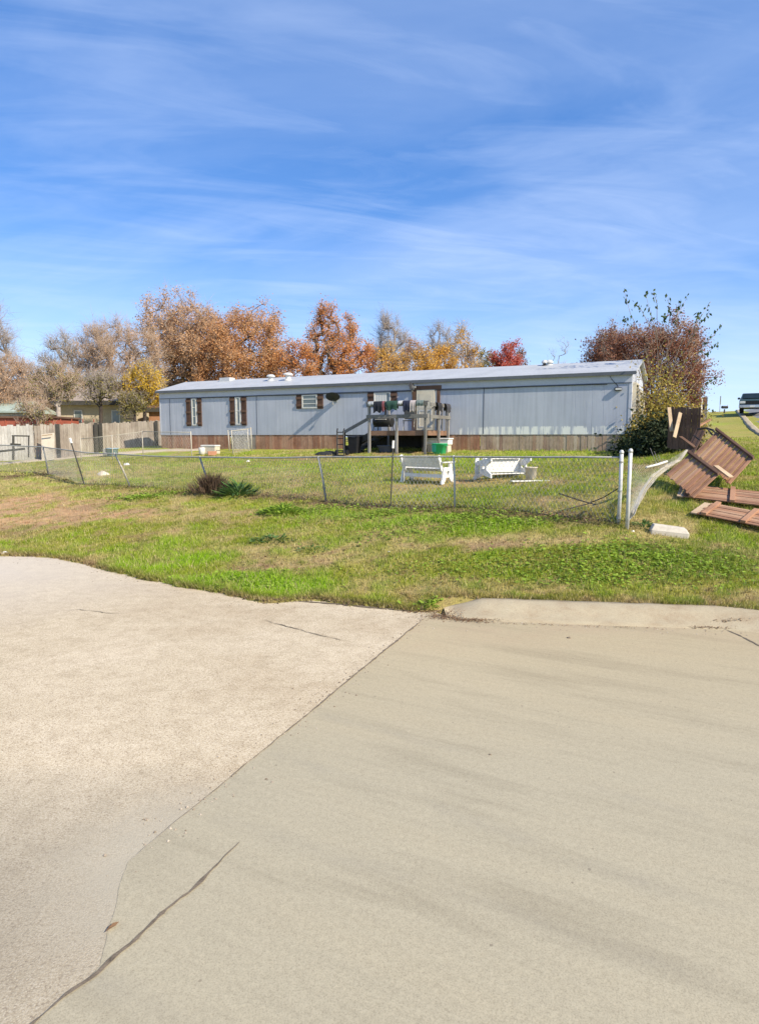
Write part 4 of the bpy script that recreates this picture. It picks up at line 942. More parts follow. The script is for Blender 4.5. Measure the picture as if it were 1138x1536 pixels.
# ================================================================== BENCHES
def make_bench(label, loc, rz):
    t = thing('garden_bench', label, 'bench', loc, rz, 'white wooden benches in the yard')
    L = 1.38; w = M['white']
    half = [(-.31, 0), (-.19, 0), (-.07, .20), (0, .20), (0, .27), (-.035, .295), (-.048, .345), (-.035, .395), (0, .42), (0, .52), (-.20, .52)]
    for s in (-1, 1):
        x = s * (L / 2 - .03); mb = MB(); T = .045
        for m_ in (1, -1):
            pl = [(y * m_, z) for y, z in half]; n = len(pl); mb.add([(x - T / 2, y, z) for y, z in pl] + [(x + T / 2, y, z) for y, z in pl], [tuple(range(n)), tuple(reversed(range(n, 2 * n)))] + [(q, q + n, (q + 1) % n + n, (q + 1) % n) for q in range(n)])
        def bd(a, b, wd, dx=0): mb.box((x + dx, (a[0] + b[0]) / 2, (a[1] + b[1]) / 2), (T, math.hypot(b[0] - a[0], b[1] - a[1]), wd), (Vector((1, 0, 0)), Vector((0, b[0] - a[0], b[1] - a[1])).normalized(), Vector((0, -(b[1] - a[1]), b[0] - a[0])).normalized()))
        bd((.13, .50), (.11, .66), .14, .003); bd((-.19, .40), (-.37, .88), .10, .047 * -s)
        mb.b2((x - .06, -.30, .662), (x + .06, .30, .69))
        mb.build('end_frame', w, t)
    mb = MB()
    for k in range(5): mb.b2((-L / 2 + .06, -.17 + k * .092, .455), (L / 2 - .06, -.17 + k * .092 + .089, .478))
    mb.build('seat', w, t, bevel=.004)
    mb = MB(); a = Vector((0, -.195, .50)); d = Vector((0, -.19, .56)).normalized(); nrm = Vector((0, d.z, -d.y))
    for k in range(4): mb.box(a + d * (.05 + k * .0895), (L - .10, .022, .0885), (Vector((1, 0, 0)), nrm, d))
    mb.build('backrest', w, t, bevel=.003)
    MB().b2((-L / 2 + .085, .245, .36), (L / 2 - .085, .27, .45)).build('apron', w, t, bevel=.004)
    MB().b2((-L / 2 + .085, -.215, .19), (L / 2 - .085, -.19, .30)).build('stretcher', w, t, bevel=.004)
    return t
b1p = G(640, 724)
bench = make_bench('white wooden bench standing upright with its back to the road', b1p, math.radians(-40))
bench.scale = (1.05, 1, .88)
b2 = copy_tree(bench); b2['label'] = 'white wooden bench tipped over on its back with legs towards the road'
p = G(768, 722); b2.location = p + Vector((0, .15, .37)); b2.rotation_euler = (math.radians(90), 0, math.radians(206)); b2.scale = (1.0, .9, 1.0)
t = thing('white_bucket', 'off white plastic bucket standing by the tipped over bench', 'bucket', G(799, 722) + Vector((0, .25, 0)))
MB().lathe((0, 0, 0), [(.12, 0), (.135, .01), (.16, .34), (.175, .345), (.175, .37), (.155, .37), (.13, .05)], 20).build('pail', M['tanbox'], t, True)
MB().tube([(.17 * math.cos(a), .02, .36 + .1 * math.sin(a) * -1) for a in np.linspace(0, math.pi, 9)], .006, 5).build('handle', M['galv'], t)
t = tag(MB().beam((-.55, 0, .03), (.55, 0, .03), .14, .03).build('white_plank', M['white'], None, bevel=.004), 'white painted plank lying on the grass in front of the tipped bench', 'plank')
p = G(795, 723); t.location = p; t.rotation_euler = (0, 0, .25)

# ================================================================== WIRE FENCES
def lerp_poly(pts, s):
    """pts: list of (s, Vector)"""
    for (a, p), (b, q) in zip(pts[:-1], pts[1:]):
        if s <= b: return p + (q - p) * ((s - a) / (b - a) if b > a else 0)
    return pts[-1][1]
def wire_mesh(name, bot, top, parent, m, pitch=.095, r=.0036, sag=None, seed=1, closed=False):
    """woven diagonal wires between a bottom and a top polyline"""
    L = bot[-1][0]; mb = MB(); Hn = 1.15
    def pt(s, t):
        p = lerp_poly(bot, s) * (1 - t) + lerp_poly(top, s) * t
        if sag: p = p + sag(s, t)
        else:
            b = (float(vnoise(s * .8, t * 2, seed)) - .5) * .07; p = p + Vector((b * .5, b, 0))
        return p
    steps = 5
    for sg in (1, -1):
        s0 = -Hn * .62 if sg == 1 else 0
        s = s0
        while s < L + (0 if sg == 1 else Hn * .62):
            pts = []
            for k in range(steps + 1):
                t = k / steps; ss = s + sg * t * Hn * .62
                if 0 <= ss <= L: pts.append(pt(ss, t))
            if len(pts) > 1: mb.tube(pts, r, 3, cap=False)
            s += pitch
    return mb.build(name, m, parent, local=False)
fposts = [  # base px, top px, radius, material, own height
    ((927, 786), (932, 679), .036, 'galv'), ((682, 762), (680, 683), .022, 'galv'), ((585, 763), (590, 662), .026, 'darkpost'), ((490, 753), (477, 684), .028, 'galv_dull'),
    ((316, 738), (299, 684), .026, 'galv_dull'), ((197, 730), (171, 679), .026, 'pale_post'), ((128, 727), (105, 658), .030, 'darkpost'), ((73, 711), (64, 668), .028, 'galv_dull'), ((-30, 706), (-34, 664), .03, 'galv_dull')]
fb = [G(*a[0]) for a in fposts]
fence = thing('chain_link_fence', 'long sagging chain link fence with leaning posts across the front of the yard', 'fence', fb[0])
tops = []
for (a, tp, r, m), b in zip(fposts, fb):
    top = P(tp[0], tp[1], b.y + (.25 if m == 'darkpost' and tp[0] < 200 else 0)); loc = Vector(fb[0])
    pts = [b - Vector((0, 0, .1)) - loc, (b + top) / 2 - loc + Vector((.008, 0, 0)), top - loc]
    if m == 'darkpost':
        mb = MB(); d = (top - b).normalized(); mb.beam(pts[0], pts[2], .045, .012); mb.beam(pts[0] + Vector((0, -.02, 0)), pts[2] + Vector((0, -.02, 0)), .012, .03)
        pst = mb.build('post', M['darkpost'], fence); MB().beam(pts[2] - d * .16, pts[2] + d * .02, .055, .05).build('painted_tip', M['white'], pst)
    else:
        pst = MB().tube(pts, r, 10).build('post', M[m], fence, True)
        if m == 'galv' and r > .03:
            MB().lathe(pts[2], [(.04, -.02), (.043, .01), (.03, .045), (.005, .055)], 12).build('cap', M['galv'], pst, True)
            mb = MB()
            for f in (.15, .5, .88): mb.lathe(pts[0] + (pts[2] - pts[0]) * f, [(.0375, -.015), (.045, -.015), (.045, .015), (.0375, .015)], 12)
            mb.build('band', M['galv_dull'], pst)
    tops.append(top)
railpx = [(932, 686), (680, 684.5), (588, 684.5), (478, 685.5), (299, 686), (172, 681), (118, 677.5), (65, 670), (-34, 666)]
rail = [P(p[0], p[1], b.y + dy) for p, b, dy in zip(railpx, fb, (0, 0, 0, 0, 0, 0, .1, 0, 0))]
rp = []
for a, b in zip(rail[:-1], rail[1:]):
    for k in range(4): q = a + (b - a) * k / 4; rp.append(q + Vector((0, 0, -.012 * math.sin(k / 4 * math.pi) + .008 * math.sin(len(rp) * 1.3))) - Vector(fb[0]))
rp.append(rail[-1] - Vector(fb[0]))
MB().tube(rp, .021, 8).build('top_rail', M['galv_dull'], fence, True)
S = [0]
for a, b in zip(fb[:-1], fb[1:]): S.append(S[-1] + (b - a).length)
# the wire follows the ground between the posts
bots = []; tpl = []
for i in range(len(fb) - 1):
    for k in range(6):
        f = k / 6; s = S[i] + (S[i + 1] - S[i]) * f; q = fb[i] + (fb[i + 1] - fb[i]) * f; q.z = hz(q.x, q.y) + .02; bots.append((s, q)); tpl.append((s, rail[i] + (rail[i + 1] - rail[i]) * f))
q = Vector(fb[-1]); bots.append((S[-1], q)); tpl.append((S[-1], rail[-1]))
wire_mesh('wire_mesh', bots, tpl, fence, M['wire'])
# loose wire and dark rod tangled in the last bay
mb = MB(); a = G(842, 773) + Vector((0, .25, .06)); b = P(880, 756, a.y + .1); c = P(926, 733, fb[0].y + .05)
mb.tube([a, b, P(905, 746, a.y - .3), c], .012, 5); mb.tube([P(838, 740, 13.6), P(868, 750, 13.4), P(893, 757, 13.3)], .014, 5)
tag(mb.build('dead_branch', M['bark_dark'], None), 'thin dark dead branches caught in the wire near the gate post', 'branch')
# free standing post with torn fence sagging away from it
p2 = G(940, 793); tp2 = P(945.5, 677, p2.y)
torn = thing('torn_chain_link_fence', 'torn chain link fence drooping from a bright steel post towards the broken panels', 'fence', p2)
pst = MB().tube([(0, 0, -.1), tuple((tp2 - p2) * .5), tuple(tp2 - p2)], .036, 12).build('post', M['galv'], torn, True)
MB().lathe(tp2 - p2, [(.04, -.02), (.043, .01), (.03, .045), (.005, .055)], 12).build('cap', M['galv'], pst, True)
topc = [P(945, 694, p2.y), P(958, 697, p2.y + .55), P(975, 696, p2.y + 1.1), P(1000, 690, p2.y + 1.7), P(1029, 673, p2.y + 2.3)]
edgec = [P(950, 770, p2.y + .15), P(957, 752, p2.y + .45), P(966, 735, p2.y + .8), P(980, 716, p2.y + 1.2), P(1000, 700, p2.y + 1.7), P(1018, 690, p2.y + 2.1), P(1030, 675, p2.y + 2.3)]
def arc(pl):
    s = [0]
    for a, b in zip(pl[:-1], pl[1:]): s.append(s[-1] + (b - a).length)
    return list(zip([x / s[-1] for x in s], pl))
topA = arc(topc); edA = arc(edgec)
mb = MB(); Np = 17
postline = lambda t: P(940, 793, p2.y).lerp(P(945, 694, p2.y), t)
def surf(u, v):
    # u: along from the post (0) to the loose edge (1); v: 0 bottom, 1 top
    a = postline(v); b = lerp_poly(edA, v); top = lerp_poly(topA, u); lin = a + (b - a) * u
    lt = postline(1) + (lerp_poly(edA, 1) - postline(1)) * u
    return lin + (top - lt) * v ** 1.5 + Vector((.05 * math.sin(u * 7 + v * 3) * u * (1 - u), .06 * math.sin(v * 6 + u * 5), 0))
for sg in (1, -1):
    for i in range(-Np, Np + 1):
        pts = []
        for k in range(13):
            v = k / 12; u = i / Np * 1.0 + (v if sg == 1 else -v) * .9
            if sg == -1: u += .0
            if 0 <= u <= 1: pts.append(surf(u, v))
        if len(pts) > 1: mb.tube(pts, .0019, 3, cap=False)
mb.build('wire_mesh', M['wire'], torn, local=False)
mb = MB(); rr = random.Random(5)
fine = [lerp_poly(edA, q / 24) for q in range(25)]
for k in range(26):
    o_ = Vector((rr.uniform(-.055, .055), rr.uniform(-.06, .06), rr.uniform(-.03, .03))); mb.tube([p + o_ * (.25 + .75 * math.sin(math.pi * (.08 + .86 * i / 24)) + .12 * math.sin(i * 1.1 + k)) for i, p in enumerate(fine)], .0035, 4)
mb.build('rolled_edge', M['pale_post'], torn, local=False)
MB().tube([P(969, 701, p2.y + 1.1), P(985, 697, p2.y + 1.35), P(1000, 692, p2.y + 1.7)], .024, 8).build('top_rail', M['offwhite'], torn, True, local=False)
mb = MB()
for k in range(4): mb.tube([P(975 + 6 * k, 672 + 5 * k, 16.5), P(986 + 5 * k, 700 + 3 * k, 16.0)], .006, 4)
tag(mb.build('dry_stems', M['twig_grey'], None), 'bare dry stems standing in the shade behind the torn wire', 'stems', kind='stuff')
# pale inner fence round the house
def small_fence(name, label, posts, rails, m, group=None, pitch=.12):
    b = [G(*a) for a, _ in posts]; t = thing(name, label, 'fence', b[0], 0, group); tp = []
    for (a, tpx), q in zip(posts, b):
        top = P(tpx[0], tpx[1], q.y); tp.append(top); MB().tube([q - Vector((0, 0, .1)), top], .024, 8).build('post', m, t, True, local=False)
    for i, j in rails: MB().tube([tp[i] - Vector((0, 0, .04)), tp[j] - Vector((0, 0, .04))], .014, 7).build('rail', m, t, True, local=False)
    for i, j in rails:
        if i == j: continue
        L = (b[j] - b[i]).length; wire_mesh('wire_mesh', [(0, b[i] + Vector((0, 0, .05))), (L, b[j] + Vector((0, 0, .05)))], [(0, tp[i] - Vector((0, 0, .04))), (L, tp[j] - Vector((0, 0, .04)))], t, M['pale_wire'], pitch, .0028)
    return t
small_fence('inner_wire_fence', 'pale low wire fence on thin posts beside the sandy path', [((122, 692), (121, 657)), ((169, 690), (168, 652)), ((215, 687), (213, 646)), ((288, 689), (286, 647))], [(0, 1), (1, 2), (2, 3)], M['pale_post'])
small_fence('wire_gate', 'narrow pale gate frame in front of the tall window beside the grey skirting boards', [((344, 676), (342, 645)), ((350, 682), (347, 645)), ((373, 676), (371, 643)), ((378, 677), (376, 641))], [(0, 2), (1, 3)], M['pale_post'])

# ================================================================== BROKEN WOODEN PANELS
def fence_panel(name, label, o, uvec, vvec, seed, rail_side=1, pale_first=False, rails=(.12, .88), m='panel', thick=.018, cat='fence panel', missing=0, lap=.004, rt_=.045):
    o = Vector(o); U = Vector(uvec); V = Vector(vvec); W = U.length; H = V.length; U = U / W; N = U.cross(V).normalized(); V = V / H
    t = thing(name, label, cat, o, 0, 'broken wooden fence panels'); mb = MB(); r = random.Random(seed); x = 0
    while x < W - .05:
        w = min(r.uniform(.095, .12), W - x)
        if r.random() > missing:
            h = H * r.uniform(.96, 1.03); off = r.uniform(-.03, .02)
            mb.box(U * (x + w / 2) + V * (h / 2 + off) + N * (lap * (1 if len(mb.f) % 12 else -1)), (w - .012, h, thick), (U, V, N))
        x += w
    mb.build('boards', M[m], t)
    for k, f in enumerate(rails):
        MB().box(U * (W / 2) + V * (H * f) + N * rail_side * (lap + .012 + rt_ / 2), (W + .06, .09, rt_), (U, V, N)).build('rail', M['panel_pale'] if pale_first and k == 0 else M['panel_rail'], t, bevel=.004)
    return t
# panel lying across the slope, long dark rail uppermost (lifted end to the back)
UPZ = Vector((0, 0, .13))
a = P(1075, 653, 17.2) + UPZ; b = P(1130, 696, 15.3) + UPZ; c = P(1041, 687, 16.4) + UPZ
fence_panel('wooden_fence_panel', 'brown fence panel propped on the slope, long dark rail along its uphill side', c, (b - a), (a - c), 2, 1, rails=(.96,), lap=.010, rt_=.065)
a = P(1034, 688, 15.8) + UPZ; b = P(1078, 721, 14.4) + UPZ; c = P(998, 716, 15.2) + UPZ * .6
fence_panel('wooden_fence_panel', 'brown fence panel sunk in the grass beside the torn wire and below the propped panel', c, (b - a), (a - c), 5, 1, rails=(.96,), lap=.010, rt_=.065)
# upright leaning panel in front of the vine shrub
a = P(1000, 672, 22.3); c = P(1003, 610, 22.5)
fence_panel('wooden_fence_panel', 'dark upright fence panel leaning back against the vine covered shrub', a, P(1050, 676, 21.3) - a, c - a, 9, -1, rails=(.15, .8), m='panel_rail')
fence_panel('wooden_fence_panel', 'dark fence panel tilted sideways right of the upright one', P(1028, 676, 20.8), P(1040, 684, 20.4) - P(1028, 676, 20.8), P(1046, 640, 21.2) - P(1028, 676, 20.8), 12, -1, rails=(.5,), m='panel_rail')
def plank(name, label, a, b, w, th, m, cat='plank', up=(0, 0, 1), group='loose planks from the broken fence'):
    a = Vector(a); b = Vector(b); o = MB().beam(tuple(-(b - a) / 2), tuple((b - a) / 2), w, th, up).build(name, M[m], None, bevel=.004); o.location = (a + b) / 2; return tag(o, label, cat, group)
plank('plank', 'pale plank standing at the left edge of the upright dark panel', P(1003, 611, 22.1), P(1007, 647, 21.8), .12, .04, 'panel_pale', up=(0, 1, 0))
plank('plank', 'pale brown plank leaning across the face of the upright dark panel', P(1020, 619, 21.9), P(1011, 656, 21.5), .12, .04, 'panel_pale', up=(0, 1, 0))
plank('plank', 'dark plank end sticking out below the upright panel', P(1020, 655, 21.2), P(1042, 671, 20.6), .14, .04, 'panel_rail')
plank('plank', 'reddish stick pointing up to the right from the tilted dark panel', P(1046, 640, 21.6), P(1065, 629, 22.0), .09, .04, 'panel')
plank('plank', 'short pale plank lying where the two slanted panels meet', P(1073, 699, 15.0), P(1096, 716, 14.6), .15, .04, 'panel_pale')
mb = MB(); mb.tube([P(1046, 644, 19.5), P(1058, 642, 19.2), P(1069, 645, 18.8), P(1074, 651, 18.0)], [.035, .03, .03, .02], 6); mb.tube([P(1061, 643, 19.1), P(1066, 650, 18.6), P(1072, 657, 18.2)], .025, 6); mb.tube([P(1040, 653, 19.4), P(1049, 660, 19.0)], .02, 5)
tag(mb.build('dead_branch', M['bark_dark'], None), 'dark broken branch lying between the tilted and the propped panels', 'branch')
# panels lying flat in the grass
def flat_panel(label, p0, p1, p2, seed, lift=.10, rails=(.08, .5, .92)):
    o = G(*p0); x = G(*p1); y = G(*p2); L = Vector((0, 0, lift)); U = (y - o); Vv = (x - o)
    t = thing('flat_fence_panel', label, 'fence panel', o + L, 0, 'fence panels lying flat in the grass')
    W = U.length; H = Vv.length; U = U / W; V = Vv / H; N = V.cross(U).normalized()
    if N.z < 0: N = -N
    mb = MB(); r = random.Random(seed); s = 0
    while s < W - .04:
        w = min(r.uniform(.12, .15), W - s); h = H * r.uniform(.97, 1.02)
        mb.box(U * (s + w / 2) + V * (h / 2 + r.uniform(-.02, .03)) + N * r.uniform(-.004, .006), (w - .014, h, .02), (U, V, N)); s += w
    mb.build('boards', M['panel'], t)
    for f in rails: MB().box(U * (W / 2) + V * (H * f) + N * .036, (W + .05, .10, .05), (U, V, N)).build('rail', M['panel'], t, bevel=.004)
    for f in (.04,): MB().box(U * (W * .5) + V * (-.06) + N * -.012, (W * .96, .14, .03), (U, V, N)).build('end_board', M['panel_pale'], t, bevel=.004)
    return t
flat_panel('reddish fence panel lying flat in the grass, farther one of two beside each other', (1024, 752), (1175, 770), (1030, 733), 3)
flat_panel('reddish fence panel lying flat in the grass, nearer one behind the concrete block', (1044, 778), (1190, 808), (1066, 762), 4)
# concrete block
p = G(1004, 803); t = MB()
t.add([(-.33, -.14, -.03), (.33, -.14, -.03), (.33, .14, -.03), (-.33, .14, -.03), (-.33, -.14, .09), (.33, -.14, .08), (.33, .14, .09), (-.33, .14, .10), (-.28, -.09, .19), (.27, -.09, .165), (.27, .10, .17), (-.28, .10, .195)], [(3, 2, 1, 0), (0, 1, 5, 4), (1, 2, 6, 5), (2, 3, 7, 6), (3, 0, 4, 7), (4, 5, 9, 8), (5, 6, 10, 9), (6, 7, 11, 10), (7, 4, 8, 11), (8, 9, 10, 11)])
t = t.build('concrete_block', M['blockgrey'], None, bevel=.018)
t.location = p + Vector((0, .05, -.01)); t.rotation_euler = (0, math.radians(4), math.radians(-14)); tag(t, 'pale concrete block lying in the grass near the bright steel post', 'block')
# loose grit and bits of litter
for nm, lb, px, py, c, sz, cat in [('litter', 'small white scrap of litter on the bank above the kerb', 583, 828, M['white'], .035, 'litter'), ('litter', 'small white scrap in the grass at the foot of the free standing post', 949, 797, M['white'], .04, 'litter'),
                                   ('stone', 'pale flat stone in the yard behind the leaning pale fence post', 190, 697, M['offwhite'], .16, 'stone'), ('stone', 'pale slab lying on the bare soil between the leaning fence posts', 155, 712, M['tanbox'], .26, 'stone'), ('stone', 'pale stone at the asphalt edge in the far corner', 8, 830, M['offwhite'], .09, 'stone'),
                                   ('stone', 'whitish scrap on the grass by the path', 372, 692, M['offwhite'], .10, 'stone'), ('stone', 'tiny dark pebble out in the middle of the concrete road', 735, 1132, M['crack'], .012, 'pebble'), ('stone', 'dark clod on the concrete below the kerb', 853, 957, M['crack'], .03, 'pebble')]:
    q = GZ(px, py, .006) if py > 920 else G(px, py)
    o = heap(nm, lb, cat, q, sz, sz * .7, sz * .5, c, px % 17)
def grit():
    r = random.Random(3); mb = MB(); spots = []
    for k in range(420):
        u = r.random()
        if u < .45: f = r.random(); p = J0 + (J1 - J0) * f + Vector((r.gauss(0, .12), r.gauss(0, .12), 0))
        elif u < .75: x = r.uniform(-7.5, .5); p = Vector((x, float(edge(x)) - abs(r.gauss(0, .35)), 0))
        else: x = r.uniform(1, 5); p = Vector((x, float(edge(x)) - .66 - abs(r.gauss(0, .15)), 0))
        q = r.uniform(.004, .013); n = 5; a0 = r.random() * 6
        ring = [(p.x + q * r.uniform(.7, 1.2) * math.cos(a0 + 6.283 * i / n), p.y + q * r.uniform(.7, 1.2) * math.sin(a0 + 6.283 * i / n), .004) for i in range(n)]
        mb.add(ring + [(p.x, p.y, .004 + q * r.uniform(.5, 1))], [(i, (i + 1) % n, n) for i in range(n)])
    return tag(mb.build('grit', M['grit']), 'loose grit and small stones along the pavement joint and edges', 'gravel', kind='stuff')
M['grit'] = wood('grit_stones', [(.20, .15, .10), (.40, .33, .25), (.55, .48, .38)], axis=(9, 9, 9))
grit()
lf = GZ(166, 1394, .004)
me = leaves_mesh('dry_leaf', np.array([[0, 0, .012], [.012, .01, .016]]), np.array([[0, .3, 1.0], [.2, -.2, 1.0]]), np.array([[.5, 1.0, .1], [.7, .8, 0]]), np.array([.075, .06]), np.array([.03, .024]))
o = link('dry_leaf', me, M['litter']); o.location = lf; tag(o, 'single dry brown leaf on the asphalt near the dark joint', 'leaf')
# yard things at the left
t = thing('metal_frame', 'rusty black square metal frame standing in front of the white shed', 'frame', P(20, 690, 30.3))
p0 = P(20, 690, 30.3); q = lambda px, py: P(px, py, p0.y) - p0
MB().tube([q(20, 690), q(20, 653)], .05, 6).build('upright', M['darkpost'], t); MB().tube([q(43, 686), q(43, 654)], .03, 6).build('upright', M['darkpost'], t)
MB().tube([q(18, 653.5), q(44, 654)], .035, 6).build('cross_bar', M['darkpost'], t); MB().tube([q(16, 666), q(31, 667)], .05, 6).build('cross_bar', M['darkpost'], t); MB().tube([q(-20, 679), q(37, 673)], .05, 7).build('pipe', M['darkpost'], t)
M['blue'] = simple('pale_blue_plastic', (.30, .42, .55), .5, .2, 6)
p0 = G(169, 684); t = thing('blue_tub', 'pale blue plastic tub on the grass behind the leaning pale post', 'tub', p0)
MB().lathe((0, 0, 0), [(.2, 0), (.24, .02), (.28, .36), (.31, .365), (.31, .40), (.27, .40), (.22, .06)], 18).build('pail', M['blue'], t, True)
MB().box((-.33, 0, .2), (.2, .3, .34)).build('side_box', M['galv_dull'], t, bevel=.02)

# ================================================================== BACK FENCES AND HOUSES
def board_fence(name, label, pts, m, seed, group=None, postpx=()):
    """pts: list of (base point, top z); boards set plumb along it"""
    o = Vector(pts[0][0]); t = thing(name, label, 'fence', o, 0, group); r = random.Random(seed); mb = MB(); rl = MB()
    for (a, za), (b, zb) in zip(pts[:-1], pts[1:]):
        L = Vector((b.x - a.x, b.y - a.y, 0)).length; d = Vector((b.x - a.x, b.y - a.y, 0)) / L; nn = Vector((-d.y, d.x, 0)); s = 0
        while s < L - .03:
            w = min(r.uniform(.13, .155), L - s); f = (s + w / 2) / L; p = a + (b - a) * f; zt = za + (zb - za) * f + r.uniform(-.06, .04); z0 = hz(p.x, p.y) - .05
            mb.box(Vector((p.x, p.y, (zt + z0) / 2)) - o + nn * r.uniform(-.006, .006), (w - .012, .02, zt - z0), (d, nn, Vector((0, 0, 1)))); s += w
        for f in (.2, .8):
            pa = Vector((a.x, a.y, hz(a.x, a.y) * (1 - f) + za * f)); pb = Vector((b.x, b.y, hz(b.x, b.y) * (1 - f) + zb * f)); rl.beam(pa - o + nn * .05, pb - o + nn * .05, .04, .09)
    mb.build('boards', m, t); rl.build('rails', m, t)
    for (px, Y, pt) in postpx:
        top = P(px, pt, Y - .12); g_ = hz(top.x, top.y) - .1; MB().box((top.x - o.x, top.y - o.y, (top.z + g_) / 2 - o.z), (.14, .14, top.z - g_)).build('post', M['darkpost'], t)
    return t
def fp(px, pt, Y): p = P(px, 680, Y); return (Vector((p.x, p.y, hz(p.x, p.y))), P(px, pt, Y).z)
M['fencewhite'] = wood('whitewashed_boards', [(.56, .54, .49), (.66, .63, .57), (.50, .47, .42), (.60, .57, .50)])
board_fence('board_fence', 'whitewashed board fence below the red building at the end of the yard', [fp(-60, 640, 32), fp(52, 637, 32.3)], M['fencewhite'], 3)
board_fence('board_fence', 'weathered grey board fence running behind the sandy path up to the mobile home', [fp(53, 637, 32.3), fp(84, 636, 32.8), fp(150, 634, 36), fp(205, 633, 39), fp(246, 630, 42)], M['fencegrey'], 4, postpx=[(86, 33.0, 636), (143.5, 35.6, 634), (150.5, 36, 634), (234, 41, 631)])
t = thing('white_board', 'pale board leaning against the grey fence beside its dark post', 'board', P(70, 690, 31.6))
o_ = P(70, 690, 31.6); MB().box((0, .2, .62), (.62, .03, 1.35), (Vector((1, 0, .12)).normalized(), Vector((0, .95, -.3)), Vector((-.1, .3, .95)))).build('sheet', M['tanbox'], t)
MB().box((.0, .18, 1.2), (.5, .05, .04), (Vector((1, 0, .12)).normalized(), Vector((0, .95, -.3)), Vector((-.1, .3, .95)))).build('batten', M['panel_pale'], t)
M['red'] = simple('faded_red_paint', (.36, .10, .06), .6, .35, 1.5); M['brownroof'] = simple('brown_shingles', (.33, .27, .22), .95, .3, 4, bmp=.5)
M['beigewall'] = simple('beige_wall', (.52, .44, .31), .85, .25, 1.2); M['greenroof'] = simple('grey_green_roof', (.34, .40, .34), .8, .4, .9); M['brick'] = simple('orange_brick', (.40, .20, .11), .9, .3, 3)
def fascia_beam(a, b, w, h, name, m, par): return MB().beam(a, b, w, h).build(name, m, par, local=False)
def gable_house(name, label, x0, x1, Y0, Y1, zE, zR, wall, roofm, hip=0.0, over=.5, z0=None):
    zb = hz((x0 + x1) / 2, Y0) - .3 if z0 is None else z0
    o = Vector((x0, Y0, zb)); t = thing(name, label, 'house', o); W = x1 - x0; D = Y1 - Y0; E = zE - zb; R = zR - zb
    MB().b2((0, 0, 0), (W, D, E)).build('wall', wall, t)
    v = [(-over, -over, E - .1), (W + over, -over, E - .1), (W + over, D + over, E - .1), (-over, D + over, E - .1), (hip, D / 2, R), (W - hip, D / 2, R)]
    v2 = [(x, y, z + .15) for x, y, z in v]
    mb = MB(); mb.add(v + v2, [(0, 4, 5, 1), (1, 5, 2), (2, 5, 4, 3), (3, 4, 0), (6, 7, 11, 10), (7, 8, 11), (8, 9, 10, 11), (9, 6, 10), (0, 1, 7, 6), (1, 2, 8, 7), (2, 3, 9, 8), (3, 0, 6, 9)])
    mb.build('roof', roofm, t); MB().b2((-over, -over - .05, E - .22), (W + over, -over - .01, E + .07)).build('fascia', M['darkpost'], t)
    return t
p0 = P(-150, 640, 45); p1 = P(196, 640, 45)
hs = gable_house('house', 'beige house with a big brown hipped roof behind the grey board fence', p0.x, p1.x, 45, 54, P(120, 603, 45).z, P(50, 572, 49.5).z, M['beigewall'], M['brownroof'], hip=5.5)
for px in (112, 168):
    a = P(px, 634, 45); b = P(px + 12, 615, 45); w_ = MB().b2((a.x - hs.location.x, -.06, a.z - hs.location.z - .3), (b.x - hs.location.x, -.002, b.z - hs.location.z)).build('window', M['offwhite'], hs)
    MB().b2((a.x - hs.location.x + .08, -.07, a.z - hs.location.z - .22), (b.x - hs.location.x - .08, -.061, b.z - hs.location.z - .08)).build('pane', M['glass'], w_)
p0 = P(-80, 640, 36); p1 = P(81, 640, 36)
t = thing('red_building', 'long low red building showing just above the whitewashed fence', 'building', Vector((p0.x, 36, hz(p1.x, 36) - .2)))
zt = P(40, 627, 36).z - t.location.z; MB().b2((0, 0, 0), (p1.x - p0.x, 3, zt)).build('wall', M['red'], t); MB().b2((-.1, -.12, zt + .002), (p1.x - p0.x + .1, 3.1, zt + .10)).build('roof', M['panel_rail'], t)
mb = MB()
for k in range(14): mb.b2((.6 * k + .2, -.03, .1), (.6 * k + .25, -.002, zt - .05))
mb.build('battens', M['red'], t)
p0 = P(-40, 640, 41); p1 = P(37, 640, 41); gz0 = hz(p1.x, 41)
t = thing('outbuilding', 'outbuilding with a patched grey green roof above the red building', 'shed', Vector((p0.x, 41, gz0 - .2)))
ze = P(0, 619, 41).z - t.location.z; zr = P(0, 603, 43).z - t.location.z; wd = p1.x - p0.x
MB().b2((0, .2, 0), (wd, 3.8, ze)).build('wall', M['beigewall'], t)
mb = MB(); v = [(-.2, 0, ze), (wd + .2, 0, ze), (wd - .3, 2, zr), (-.2, 2, zr), (wd + .2, 4, ze), (-.2, 4, ze)]; mb.add(v + [(a, b, c + .1) for a, b, c in v], [(6, 7, 8, 9), (9, 8, 10, 11), (0, 1, 7, 6), (1, 4, 10, 8, 7), (0, 3, 2, 1), (3, 5, 4, 2), (4, 5, 11, 10), (5, 0, 6, 9, 11)]); mb.build('roof', M['greenroof'], t)
p0 = P(224, 640, 46); p1 = P(246, 640, 46)
gable_house('brick_shed', 'small orange brick shed squeezed beside the far end of the mobile home', p0.x, p1.x + .8, 46, 48.5, P(230, 613, 46).z, P(230, 600, 47).z, M['brick'], M['panel_rail'], hip=.3, over=.2)

